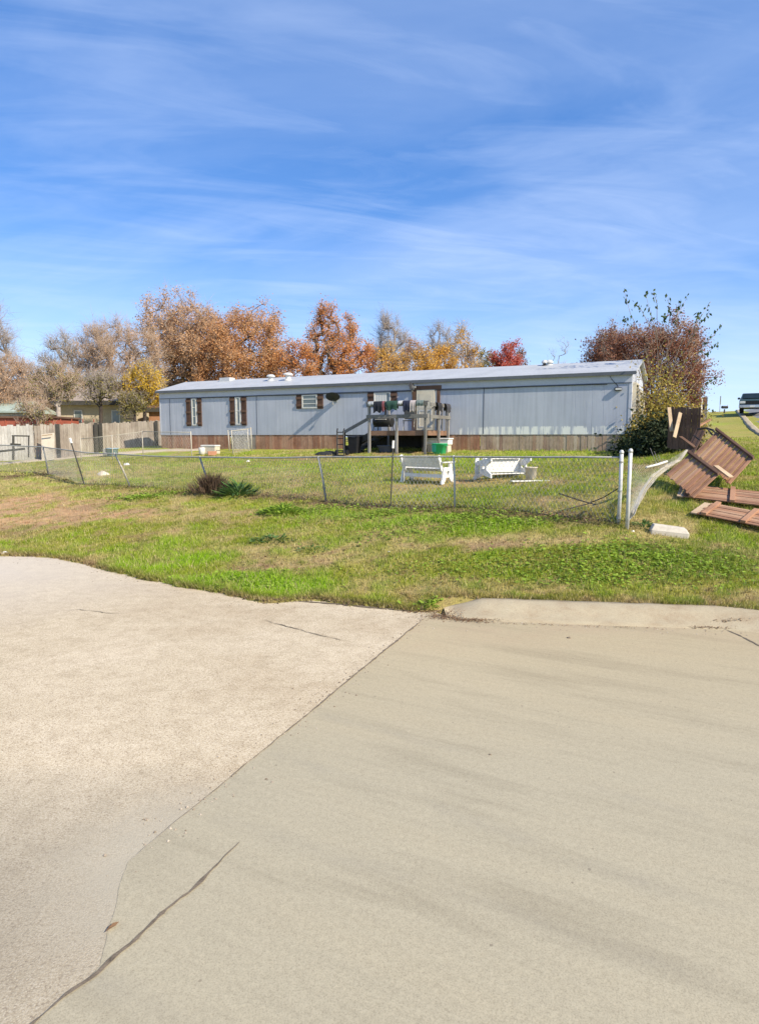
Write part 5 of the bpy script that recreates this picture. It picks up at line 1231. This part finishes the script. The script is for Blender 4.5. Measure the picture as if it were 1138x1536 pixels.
# ================================================================== TREES
def grow(H, W, trunk, ntips, seed, cz=.55, boxy=2.2, depth=.85, flat_bottom=.0, dens=.35, shapefn=None):
    R = np.random.default_rng(seed)
    lobes = R.normal(size=(9, 3)); lobes /= np.linalg.norm(lobes, axis=1, keepdims=True); la = R.uniform(-.22, .30, 9)
    T = []; sz = (H - trunk) / 2; zc = trunk + sz
    while len(T) < ntips:
        p = R.uniform(-1, 1, 3); d = p / (np.linalg.norm(p) + 1e-9)
        rad = (np.abs(p) ** boxy).sum() ** (1 / boxy)
        lim = .80 + (np.clip((lobes @ d - .55) / .45, 0, 1) * la).sum() + R.normal() * .05
        if rad > lim or R.random() > (rad / lim) ** .8 + .15: continue
        if p[2] < -.5 and R.random() < flat_bottom: continue
        q = np.array([p[0] * W / 2, p[1] * W / 2 * depth, zc + p[2] * sz]); T.append(q)
    T = np.array(T); T[:, 2] = trunk + (T[:, 2] - trunk) * (H - trunk) / (T[:, 2].max() - trunk)
    return T
def skeleton(T, H, trunk, seed, wob=.05, lead=.55, starts=None):
    R = np.random.default_rng(seed + 5); nodes = []; par = []
    k = 7; wv = R.normal(0, wob * H * .25, (k + 1, 2)).cumsum(0) * .4
    for i in range(k + 1):
        z = (trunk + (H - trunk) * lead) * i / k; nodes.append(np.array([wv[i, 0] if i else 0, wv[i, 1] if i else 0, z - (.2 if i == 0 else 0)])); par.append(i - 1)
    nt = k + 1; top = np.array([0, 0, trunk]); order = np.argsort(np.linalg.norm(T - top, axis=1)); tips = []
    for j in order:
        t = T[j]; N = np.array(nodes); d = np.linalg.norm(N - t, axis=1) + .9 * np.maximum(0, N[:, 2] - t[2] + .1) + np.where(N[:, 2] < trunk * .8, 50, 0)
        i = int(np.argmin(d)); L = np.linalg.norm(N[i] - t); prev = i; n = 3 if L > 1.2 else 2
        for s in range(1, n):
            f = s / n; q = N[i] * (1 - f) + t * f + R.normal(0, .07 * L, 3); q[2] += .06 * L * math.sin(f * math.pi); nodes.append(q); par.append(prev); prev = len(nodes) - 1
        nodes.append(t); par.append(prev); tips.append(len(nodes) - 1)
    cnt = np.zeros(len(nodes)); cnt[tips] = 1
    for i in range(len(nodes) - 1, -1, -1):
        if par[i] >= 0: cnt[par[i]] += cnt[i]
    return np.array(nodes), par, cnt, tips
def limbs_mesh(nodes, par, rad, n=5):
    V = []; Fc = []
    for i, p in enumerate(par):
        if p < 0: continue
        a, b = nodes[p], nodes[i]; d = b - a; L = np.linalg.norm(d)
        if L < 1e-4: continue
        d /= L; x = np.cross(d, (0, 0, 1) if abs(d[2]) < .9 else (1, 0, 0)); x /= np.linalg.norm(x); y = np.cross(d, x); o = len(V)
        ra = min(rad[p], rad[i] * 1.35); rb = rad[i]
        for q, r in ((a, ra), (b, rb)):
            for k in range(n): an = 2 * math.pi * k / n; V.append(q + (x * math.cos(an) + y * math.sin(an)) * r)
        for k in range(n): k2 = (k + 1) % n; Fc.append((o + k, o + k2, o + n + k2, o + n + k))
    return np.array(V), np.array(Fc)
def twig_mesh(name, B, D, r):
    n = len(B); D_ = D / np.linalg.norm(D, axis=1, keepdims=True); x = np.cross(D_, np.array([.3, .5, .81])); x /= np.linalg.norm(x, axis=1, keepdims=True); y = np.cross(D_, x)
    V = np.stack([B + x * r, B - x * r * .5 + y * r * .87, B - x * r * .5 - y * r * .87, B + D], 1).reshape(-1, 3); k = np.arange(n)[:, None] * 4
    Fc = np.concatenate([k + np.array([[0, 1, 3]]), k + np.array([[1, 2, 3]]), k + np.array([[2, 0, 3]])]); return npmesh(name, V, Fc)
def tree(label, px, Y, toppy, wpx, seed, bark, leaf, tips=150, lpt=50, ls=.16, spread=.5, trunk=.25, twigs=6, tl=.9, twm='twig_grey', name='tree', rot=0, group='autumn trees behind the mobile home', cat='tree', boxy=2.2, r0=.02, basey=None, twr=.012, lead=.55, fade=0, leafz=(0, 1)):
    g_ = P(px, 660, Y); z0 = hz(g_.x, Y) if basey is None else P(px, basey, Y).z; base = Vector((g_.x, Y, z0)); H = P(px, toppy, Y).z - z0; W = wpx / F * Y
    t = thing(name, label, cat, base, 0, group); T = grow(H, W, trunk * H, tips, seed, boxy=boxy)
    nodes, par, cnt, tp = skeleton(T, H, trunk * H, seed, lead=lead); rad = np.maximum(H * r0 * 1.25 * np.sqrt(cnt / cnt.max()), .016)
    V, Fc = limbs_mesh(nodes, par, rad); link('trunk', npmesh('trunk', V, Fc), M[bark], t, True)
    R = np.random.default_rng(seed + 9); tipn = nodes[tp]; out = tipn - np.array([0, 0, H * .35]); out /= np.linalg.norm(out, axis=1, keepdims=True) + 1e-9
    if twigs:
        i = np.repeat(np.arange(len(tipn)), twigs); D = out[i] * .8 + R.normal(0, .6, (len(i), 3)) + np.array([0, 0, .25]); D = D / np.linalg.norm(D, axis=1, keepdims=True) * (tl * R.uniform(.4, 1.1, (len(i), 1)))
        B = tipn[i] + R.normal(0, .08, (len(i), 3)); tw = twig_mesh('twigs', B, D, twr); link('twigs', tw, M[twm], t)
        # second order twigs
        j = R.integers(0, len(i), len(i) * 2); B2 = B[j] + D[j] * R.uniform(.3, .9, (len(j), 1)); D2 = D[j] * .5 + R.normal(0, .3 * tl, (len(j), 3)); tw2 = twig_mesh('twigs', B2, D2, twr * .75); link('twigs', tw2, M[twm], t)
    if leaf and lpt:
        i = np.repeat(np.arange(len(tipn)), int(lpt * 2.3)); keepz = (tipn[i][:, 2] / H >= leafz[0]) & (tipn[i][:, 2] / H <= leafz[1])
        dense = R.uniform(.2, 1.8, len(tipn))[i]; keep = keepz & (R.random(len(i)) < dense * .75); i = i[keep]
        C = tipn[i] + R.normal(0, spread * .36, (len(i), 3)) + out[i] * R.uniform(-.2, .4, (len(i), 1)) * spread
        Nn = R.normal(size=(len(i), 3)); U = R.normal(size=(len(i), 3)); s = ls * .62 * R.uniform(.5, 1.4, len(i)); link('crown', leaves_mesh('crown', C, Nn, U, s * 1.25, s * .8), M[leaf], t)
    return t
M['l_rust'] = leafmat('rust_leaves', [(.32, .17, .08), (.56, .30, .14), (.66, .37, .17), (.48, .34, .17)])
M['l_orange'] = leafmat('orange_leaves', [(.36, .17, .07), (.64, .28, .10), (.70, .34, .12), (.52, .31, .13)])
M['l_gold'] = leafmat('gold_leaves', [(.46, .27, .07), (.66, .38, .075), (.74, .46, .11), (.62, .29, .08)])
M['l_yellow'] = leafmat('yellow_leaves', [(.40, .28, .06), (.66, .44, .05), (.74, .52, .08), (.58, .36, .09)])
M['l_olive'] = leafmat('olive_leaves', [(.15, .16, .05), (.25, .23, .075), (.36, .30, .11), (.44, .34, .14)])
M['l_red'] = leafmat('red_leaves', [(.30, .06, .055), (.52, .11, .085), (.60, .17, .12), (.48, .15, .10)])
M['l_pink'] = leafmat('pinkish_leaves', [(.40, .25, .14), (.58, .36, .20), (.64, .42, .25), (.50, .33, .17)])
M['l_brown'] = leafmat('brown_red_leaves', [(.12, .06, .04), (.24, .11, .07), (.34, .15, .09), (.27, .16, .10)])
M['l_green'] = leafmat('dark_green_leaves', [(.04, .065, .025), (.07, .11, .035), (.11, .16, .06)])
M['l_shaded'] = leafmat('shaded_leaves', [(.012, .020, .010), (.022, .034, .014), (.03, .045, .02), (.05, .05, .025)], .1)  # leaf tone darkened to carry the shade low in the vine shrub
M['l_vine'] = leafmat('yellow_green_leaves', [(.17, .16, .04), (.32, .27, .06), (.46, .36, .085), (.38, .24, .09)])
# the tall trees behind the left half of the home
tree('tall airy pinkish tree rising highest at the left of the tree line', 264, 56, 441, 135, 3, 'bark', 'l_pink', 210, 62, .17, .8, .22, 8, 1.0, 'twig_pink', r0=.022)
tree('sparse pinkish bare tree left of the tallest pinkish tree', 190, 52, 492, 125, 4, 'bark', 'l_pink', 180, 14, .16, .7, .25, 14, 1.1, 'twig_pink')
tree('broad rounded rust orange oak with a flat dome top', 368, 54, 461, 142, 5, 'bark_dark', 'l_rust', 270, 96, .17, .8, .20, 7, .8, 'twig_pink', boxy=2.9, r0=.028)
tree('rust brown tree joining the tallest pinkish tree to the flat domed oak', 312, 58, 470, 120, 36, 'bark', 'l_rust', 200, 74, .17, .75, .2, 10, 1.0, 'twig_pink')
tree('low olive and rust tree beside the flat domed oak', 452, 50, 514, 66, 6, 'bark_dark', 'l_orange', 130, 60, .16, .6, .15, 5, .7)
tree('orange oak with dark twisting limbs and a tall narrow top', 500, 52, 461, 92, 7, 'bark_dark', 'l_orange', 150, 66, .15, .62, .2, 6, .8, 'twig_grey', r0=.032)
tree('rounded bright orange tree leaning against the dark limbed oak', 538, 51, 512, 78, 17, 'bark_dark', 'l_orange', 130, 62, .16, .6, .1, 4, .6)
tree('bare grey tree with an upright fan of fine twigs', 586, 60, 477, 62, 8, 'twig_grey', 'l_olive', 150, 3, .12, .5, .2, 16, 1.1, twr=.012, lead=.85)
tree('small brown orange tree under the bare grey fan tree', 585, 50, 520, 60, 18, 'bark_dark', 'l_gold', 100, 55, .15, .55, .12, 5, .6)
tree('small rust tree with grey twigs standing over the gold hedge trees', 621, 53, 512, 42, 9, 'bark', 'l_rust', 90, 40, .14, .5, .15, 8, .7)
tree('low golden orange tree just above the porch door', 638, 49, 526, 75, 10, 'bark', 'l_gold', 130, 62, .16, .5, .1, 5, .6)
tree('thin bare grey tree with pale tips behind the golden trees', 654, 60, 492, 42, 21, 'twig_grey', None, 80, 0, .1, .5, .2, 14, 1.0, lead=.85)
tree('airy gold and orange tree with pale trunks', 695, 52, 489, 66, 11, 'bark_pale', 'l_gold', 130, 34, .15, .55, .2, 9, .9, 'twig_grey', lead=.75)
tree('low orange tree between the porch door and the airy gold tree', 667, 50, 520, 52, 22, 'bark', 'l_gold', 100, 58, .15, .5, .1, 4, .6)
tree('small round bright red tree over the roof line', 751, 54, 516, 52, 12, 'bark_dark', 'l_red', 110, 90, .16, .5, .1, 3, .5)
tree('brownish low tree half hidden on the right of the round red tree', 776, 58, 525, 38, 13, 'bark_dark', 'l_brown', 70, 50, .15, .5, .1, 4, .6)
tree('olive low tree half hidden on the left of the round red tree', 728, 58, 530, 42, 23, 'bark_dark', 'l_olive', 70, 50, .15, .5, .1, 4, .6)
tree('thin bare sapling showing over the roof near the black vent', 832, 50, 514, 34, 14, 'twig_grey', None, 26, 0, .1, .3, .3, 5, .6, lead=.8, r0=.006, twr=.008)
# left side, beside and in front of the beige house
tree('slim tree with a pale trunk and olive brown crown in front of the beige house', 90, 38, 552, 84, 15, 'bark_pale', 'l_olive', 90, 18, .12, .45, .55, 9, .7, 'twig_pink', basey=686, group='trees around the beige house')
tree('bare dark twigged tree behind the roof of the beige house', 98, 57, 508, 86, 16, 'bark_dark', 'l_olive', 130, 8, .14, .5, .3, 13, 1.0, group='trees around the beige house')
tree('bare grey pink tree right of the brown roof', 150, 50, 497, 72, 24, 'bark', 'l_pink', 130, 6, .15, .6, .25, 14, 1.0, 'twig_pink', group='trees around the beige house')
tree('dark trunked tree with olive and yellow leaves over the grey fence', 152, 42, 562, 64, 25, 'bark_dark', 'l_olive', 80, 20, .12, .45, .5, 8, .7, group='trees around the beige house', r0=.02)
tree('bright yellow tree at the far corner of the mobile home', 217, 43, 549, 66, 26, 'bark_dark', 'l_yellow', 120, 50, .13, .45, .45, 5, .6, group='trees around the beige house')
tree('olive shrub under the bright yellow tree', 204, 42, 592, 40, 27, 'bark_dark', 'l_olive', 50, 40, .12, .4, .45, 5, .5, group='trees around the beige house')
tree('small olive shrub in front of the red building', 52, 35, 606, 62, 28, 'bark', 'l_olive', 40, 16, .11, .45, .1, 9, .6, 'twig_pink', name='shrub', cat='shrub', group='trees around the beige house')
tree('large bare tree at the left edge with pinkish twigs', -22, 46, 440, 110, 29, 'bark', None, 170, 0, .1, .6, .3, 16, 1.1, 'twig_grey', group='trees around the beige house', twr=.011)
tree('dense reddish brown twiggy tree over the brown roof at the left edge', 14, 43.5, 543, 118, 30, 'bark', 'l_pink', 170, 22, .13, .5, .3, 16, .8, 'twig_pink', group='trees around the beige house')
# right side
tree('big dark red brown tree behind the right end of the mobile home', 974, 37, 480, 168, 31, 'bark_dark', 'l_brown', 380, 80, .13, .62, .10, 6, .6, 'twig_pink', group=None, boxy=2.6)
tree('dark grey green tree filling the left flank of the big red brown tree', 914, 40, 492, 66, 32, 'bark_dark', 'l_brown', 120, 70, .13, .5, .15, 9, .6, 'twig_grey', group=None)
# vine covered shrub with tall bare shoots at the corner of the home
def vine_shrub():
    base = P(985, 684, 25.6); base.z = hz(base.x, base.y); R = np.random.default_rng(77)
    t = thing('vine_shrub', 'tall shrub of pale fanned stems with yellow green vine leaves and dark leafed shoots', 'shrub', base)
    def loc(px, py, Y): return np.array(P(px, py, Y) - base)
    mb = MB(); tipsL = []; midL = []
    fan = [(952, 530), (968, 520), (985, 500), (1003, 505), (1022, 510), (1037, 520), (1045, 545), (940, 552), (1010, 545), (975, 545), (1056, 560), (993, 530), (930, 575), (960, 560)]
    for k, (px, py) in enumerate(fan):
        Y = 25.6 + R.uniform(-1.2, 1.2); b = np.array([R.normal(0, .3), R.normal(0, .25), 0]); e = loc(px, py, Y); m1 = b * .5 + e * .35 + np.array([-e[0] * .18, 0, e[2] * .12]); m2 = e * .7 + np.array([-e[0] * .08, 0, e[2] * .04])
        pts = [b, m1, m2, e]; mb.tube([tuple(p) for p in pts], [.04, .022, .011, .005], 5); tipsL.append(e)
        for f in np.linspace(.35, .95, 6):
            p = (m1 * (1 - f) + m2 * f) if R.random() < .5 else (m2 * (1 - f) + e * f); d = (e - b) / np.linalg.norm(e - b) * .5 + R.normal(0, .35, 3); q = p + d * R.uniform(.5, 1.4); mb.tube([tuple(p), tuple((p + q) / 2 + R.normal(0, .05, 3)), tuple(q)], [.010, .007, .003], 4); midL.append(q)
    mb.build('stems', M['bark'], t, True)
    # leafy skirt of vines above the painted shade: dense below, thinning upwards
    C = []
    for (px, py, Y, sx, sz, n) in [(990, 632, 25.3, .50, .34, 1700), (972, 648, 24.9, .38, .28, 1300), (1008, 622, 25.3, .45, .35, 1100), (988, 602, 25.3, .36, .5, 600), (1030, 634, 25.3, .35, .35, 600), (958, 655, 24.5, .25, .22, 700), (948, 664, 24.2, .2, .16, 450), (990, 565, 25.3, .5, .5, 220), (1012, 595, 25.3, .4, .5, 300)]:
        c = loc(px, py, Y); C.append(c + R.normal(0, 1, (n, 3)) * np.array([sx, .42, sz]))
    C = np.concatenate(C); C = C[(C[:, 2] > .05)]; n = len(C)
    link('vine_leaves', leaves_mesh('vine_leaves', C, R.normal(size=(n, 3)), R.normal(size=(n, 3)), R.uniform(.06, .14, n), R.uniform(.05, .1, n)), M['l_vine'], t)
    # low growth in near-black leaves: the shrub's shade is put into their colour
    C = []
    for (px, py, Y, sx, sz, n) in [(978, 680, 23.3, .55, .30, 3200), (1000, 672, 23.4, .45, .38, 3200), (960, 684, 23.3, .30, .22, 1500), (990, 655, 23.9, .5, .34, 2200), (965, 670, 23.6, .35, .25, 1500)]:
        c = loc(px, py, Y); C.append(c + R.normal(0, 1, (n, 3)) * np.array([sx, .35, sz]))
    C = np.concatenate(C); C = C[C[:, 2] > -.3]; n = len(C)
    link('shaded_growth', leaves_mesh('shaded_growth', C, R.normal(size=(n, 3)), R.normal(size=(n, 3)), R.uniform(.10, .2, n), R.uniform(.05, .12, n)), M['l_shaded'], t)
    # tall shoots with big dark leaves
    mb = MB(); C = []; U = []
    shoots = [((985, 500), [(975, 470), (968, 440)]), ((960, 500), [(945, 470), (936, 436)]), ((975, 490), [(960, 462), (952, 455)]), ((1000, 500), [(1005, 470), (1001, 442)]), ((1015, 510), [(1015, 470), (1019, 452)]), ((1010, 505), [(1012, 480), (1030, 446)]), ((1030, 520), [(1040, 492), (1066, 452)]), ((1030, 520), [(1050, 485), (1063, 470)]), ((1040, 545), [(1055, 520), (1084, 485)]), ((1040, 545), [(1065, 525), (1078, 515)]), ((1040, 500), [(1045, 478), (1048, 472)]), ((1045, 600), [(1055, 580), (1072, 568)]), ((990, 500), [(995, 478), (996, 474)]), ((955, 500), [(938, 482), (934, 476)]), ((985, 480), [(985, 455), (979, 438)])]
    for (a, rest) in shoots:
        Y = 25.6 + R.uniform(-.7, .7); pts = [loc(*a, Y)] + [loc(*r, Y) for r in rest]; mb.tube([tuple(p) for p in pts], [.012, .009, .005], 4)
        for k in range(15):
            f = R.uniform(.3, 1.02); p = lerp_poly([(0, Vector(pts[0])), (.5, Vector(pts[1])), (1, Vector(pts[2]))], f); C.append(np.array(p) + R.normal(0, .045, 3)); U.append(np.array([R.normal(0, .5), R.normal(0, .5), .9]))
    mb.build('shoots', M['twig_grey'], t, True); C = np.array(C); U = np.array(U); n = len(C)
    link('shoot_leaves', leaves_mesh('shoot_leaves', C, R.normal(size=(n, 3)), U, R.uniform(.10, .20, n), R.uniform(.06, .10, n)), M['l_green'], t)
    return t
vine_shrub()
n = 500; p = P(1040, 606, 24); 
tree('yellow brown bush behind the dark upright panel near the hill road', 1036, 27, 622, 40, 33, 'bark', 'l_vine', 60, 40, .10, .35, .1, 6, .4, name='shrub', cat='shrub', group=None)

# ================================================================== UP THE HILL ROAD
# pickup seen from the front over the crest
def pickup():
    base = P(1128, 622, 57); base.z = hz(base.x, base.y) + .06; d = Vector((7, 12, 0)).normalized(); rz = math.atan2(d.y, d.x) - math.pi / 2
    M['truck'] = simple('dark_green_car_paint', (.035, .06, .055), .3, .15, 2, 0, spec=.6); M['tyre'] = simple('tyre_rubber', (.015, .015, .015), .85, .3, 9); M['carglass'] = glassmat('tinted_glass', (.02, .03, .03), .05); M['chrome'] = simple('chrome', (.6, .6, .6), .2, .1, 5, .9); M['lamp'] = simple('headlamp_lens', (.7, .7, .66), .15, .1, 9)
    t = thing('pickup_truck', 'dark green pickup truck coming over the crest of the hill road', 'pickup truck', base, rz)
    # nose points towards -y (down the road to the camera)
    prof = [(-2.6, .45), (-2.6, .95), (-2.45, 1.08), (-1.1, 1.17), (-.45, 1.72), (.75, 1.76), (1.0, 1.2), (2.6, 1.2), (2.6, .45)]
    mb = MB(); hw = .96; n = len(prof); vs = []
    for s in (-1, 1):
        for (y, z) in prof: vs.append((s * (hw - (.16 if z > 1.3 else 0)), y, z))
    fs = [tuple(range(n)), tuple(reversed(range(n, 2 * n)))] + [(i, i + n, (i + 1) % n + n, (i + 1) % n) for i in range(n)]
    mb.add(vs, fs).build('body', M['truck'], t, bevel=.05)
    MB().add([(-.74, -1.02, 1.26), (.74, -1.02, 1.26), (.68, -.50, 1.69), (-.68, -.50, 1.69)], [(0, 1, 2, 3)]).build('windscreen', M['carglass'], t)
    t_ = t.children[-1]; t_.location = (0, -.035, .02)
    for s in (-1, 1):
        MB().add([(s * .93, -.75, 1.25), (s * .93, .75, 1.25), (s * .83, .6, 1.68), (s * .83, -.35, 1.68)], [(0, 1, 2, 3)]).build('side_window', M['carglass'], t)
        for y in (-1.65, 1.6):
            w = MB().lathe((s * .82, y, .38), [(.05, -.11), (.36, -.11), (.38, -.06), (.38, .06), (.36, .11), (.05, .11)], 20, ((0, 1, 0), (0, 0, 1), (1, 0, 0))).build('wheel', M['tyre'], t)
            MB().lathe((s * .94, y, .38), [(.02, -.01), (.22, -.01), (.2, .01), (.02, .015)], 14, ((0, 1, 0), (0, 0, 1), (1, 0, 0))).build('rim', M['chrome'], w)
        MB().b2((s * .72 - .2, -2.64, .78), (s * .72 + .2, -2.59, .96)).build('headlight', M['lamp'], t, bevel=.02)
        MB().box((s * 1.06, -.75, 1.28), (.2, .1, .17)).build('mirror', M['truck'], t, bevel=.03)
    MB().b2((-.48, -2.635, .72), (.48, -2.6, .98)).build('grille', M['black'], t); MB().b2((-.98, -2.74, .42), (.98, -2.605, .66)).build('bumper', M['chrome'], t, bevel=.03)
    MB().b2((-.17, -2.76, .47), (.17, -2.745, .6)).build('number_plate', M['white'], t)
pickup()
p = P(1079, 618, 64); p.z = hz(p.x, p.y)
t = thing('road_sign', 'thin road sign on a post seen nearly edge on beside the hill road', 'sign', p, 1.0); h = P(1079, 594, 64).z - p.z
MB().box((0, 0, h / 2), (.06, .06, h)).build('post', M['galv'], t); MB().b2((-.17, -.05, h * .5), (.17, -.032, h)).build('sign_plate', M['galv_dull'], t)
p = P(1086, 619, 62); p.z = hz(p.x, p.y); h = P(1086, 612, 62).z - p.z
t = thing('mailbox', 'dark mailbox on a post at the crest of the hill road', 'mailbox', p, .2)
MB().box((0, 0, h / 2 - .1), (.09, .09, h)).build('post', M['darkpost'], t); mb = MB(); mb.lathe((-.28, 0, h + .08), [(.02, 0), (.13, 0), (.13, .56), (.02, .56)], 14, ((0, 1, 0), (0, 0, 1), (1, 0, 0))); mb.build('box', M['black'], t)
MB().b2((.18, -.15, h + .1), (.2, -.13, h + .3)).build('flag', M['red'], t)
p = P(1046, 622, 36); p.z = hz(p.x, p.y); zt = P(1046, 597, 36).z - p.z
t = thing('dark_fence_section', 'short dark board fence section with a pale post right of the big red brown tree', 'fence', p, .1)
mb = MB(); 
for k in range(6): mb.b2((-.42 + k * .15, 0, -.2), (-.42 + k * .15 + .14, .03, zt - .02 * (k % 3)))
mb.build('boards', M['panel_rail'], t); MB().b2((.12, -.06, -.2), (.22, -.005, zt + .02)).build('post', M['offwhite'], t); MB().b2((.28, -.1, -.2), (.46, -.01, zt + .05)).build('post', M['darkpost'], t)

# ================================================================== LIGHT, SKY, CAMERA
SUN_DIR = Vector((.77, -.64, 0)).normalized(); EL = math.radians(38)
sv = Vector((SUN_DIR.x * math.cos(EL), SUN_DIR.y * math.cos(EL), math.sin(EL)))
sl = bpy.data.lights.new('sun', 'SUN'); sl.energy = 4.15; sl.angle = math.radians(.5); sl.color = (1, .90, .74)
so = bpy.data.objects.new('sun', sl); COL.objects.link(so); so.rotation_euler = (-sv).to_track_quat('-Z', 'Y').to_euler()
w = bpy.data.worlds.new('World'); scene.world = w; w.use_nodes = True; nt = w.node_tree
bg = nt.nodes['Background']; sky = nt.nodes.new('ShaderNodeTexSky'); sky.sky_type = 'NISHITA'; sky.sun_disc = False
sky.sun_elevation = EL; sky.sun_rotation = math.atan2(sv.x, sv.y); sky.air_density = .85; sky.dust_density = .25; sky.ozone_density = 2.2; sky.altitude = 200
tc = nt.nodes.new('ShaderNodeTexCoord'); sx = nt.nodes.new('ShaderNodeSeparateXYZ'); nt.links.new(tc.outputs['Generated'], sx.inputs[0])
zz = math_(nt, 'MAXIMUM', math_(nt, 'ADD', sx.outputs[2], .12), .05)
cb = nt.nodes.new('ShaderNodeCombineXYZ'); nt.links.new(math_(nt, 'DIVIDE', sx.outputs[0], zz), cb.inputs[0]); nt.links.new(math_(nt, 'DIVIDE', sx.outputs[1], zz), cb.inputs[1])
def cloud(scale, stretch, rot, lo, hi, seed, detail=8, dist=.6):
    mr = nt.nodes.new('ShaderNodeMapping'); mr.inputs['Rotation'].default_value = (0, 0, math.radians(rot)); nt.links.new(cb.outputs[0], mr.inputs[0])
    mp = nt.nodes.new('ShaderNodeMapping'); mp.inputs['Scale'].default_value = stretch; mp.inputs['Location'].default_value = (seed, seed * .7, 0)
    nt.links.new(mr.outputs[0], mp.inputs[0]); n = nt.nodes.new('ShaderNodeTexNoise'); n.inputs['Scale'].default_value = scale; n.inputs['Detail'].default_value = detail; n.inputs['Roughness'].default_value = .56; n.inputs['Distortion'].default_value = dist
    nt.links.new(mp.outputs[0], n.inputs['Vector']); return math_(nt, 'DIVIDE', math_(nt, 'SUBTRACT', n.outputs['Fac'], lo), hi - lo, clamp=True)
c1 = cloud(.50, (1, 1.7, 1), 24, .42, .85, 3.1, 7, .9); c2 = cloud(1.3, (1, 3.2, 1), -12, .46, .85, 7.7, 8, .8); c3 = cloud(.35, (1, 1.3, 1), 30, .35, .8, 1.3, 4)
cm = math_(nt, 'ADD', math_(nt, 'MULTIPLY', c1, .62), math_(nt, 'MULTIPLY', math_(nt, 'MULTIPLY', c2, math_(nt, 'ADD', c3, .25)), .75), clamp=True)
hsv = nt.nodes.new('ShaderNodeHueSaturation'); hsv.inputs['Saturation'].default_value = 1.22; hsv.inputs['Hue'].default_value = .505; nt.links.new(sky.outputs[0], hsv.inputs['Color'])
hzn = math_(nt, 'POWER', math_(nt, 'SUBTRACT', 1.0, math_(nt, 'DIVIDE', math_(nt, 'MAXIMUM', sx.outputs[2], 0.0), .33), clamp=True), 1.9)
sky_c = mixc(nt, 1.0, mixc(nt, .30, hsv.outputs[0], (1.0, 2.4, 5.6)), (.94, .98, 1.03), 'MULTIPLY')
base_sky = mixc(nt, math_(nt, 'MULTIPLY', hzn, .85), sky_c, (4.3, 5.4, 7.2))
mx = mixc(nt, math_(nt, 'MULTIPLY', cm, .60), base_sky, (4.6, 5.4, 7.0))
nt.links.new(mx, bg.inputs[0]); bg.inputs[1].default_value = .11
cam = bpy.data.cameras.new('camera'); co = bpy.data.objects.new('camera', cam); COL.objects.link(co)
cam.sensor_fit = 'HORIZONTAL'; cam.sensor_width = 36; cam.lens = 36 * F / 1138; cam.clip_end = 5000; cam.clip_start = .05
co.location = (0, 0, CAMH); co.rotation_euler = (math.pi / 2 - PITCH, 0, 0); scene.camera = co
vs_ = scene.view_settings; vs_.view_transform = 'Standard'; vs_.look = 'None'; vs_.exposure = .75; vs_.gamma = 1
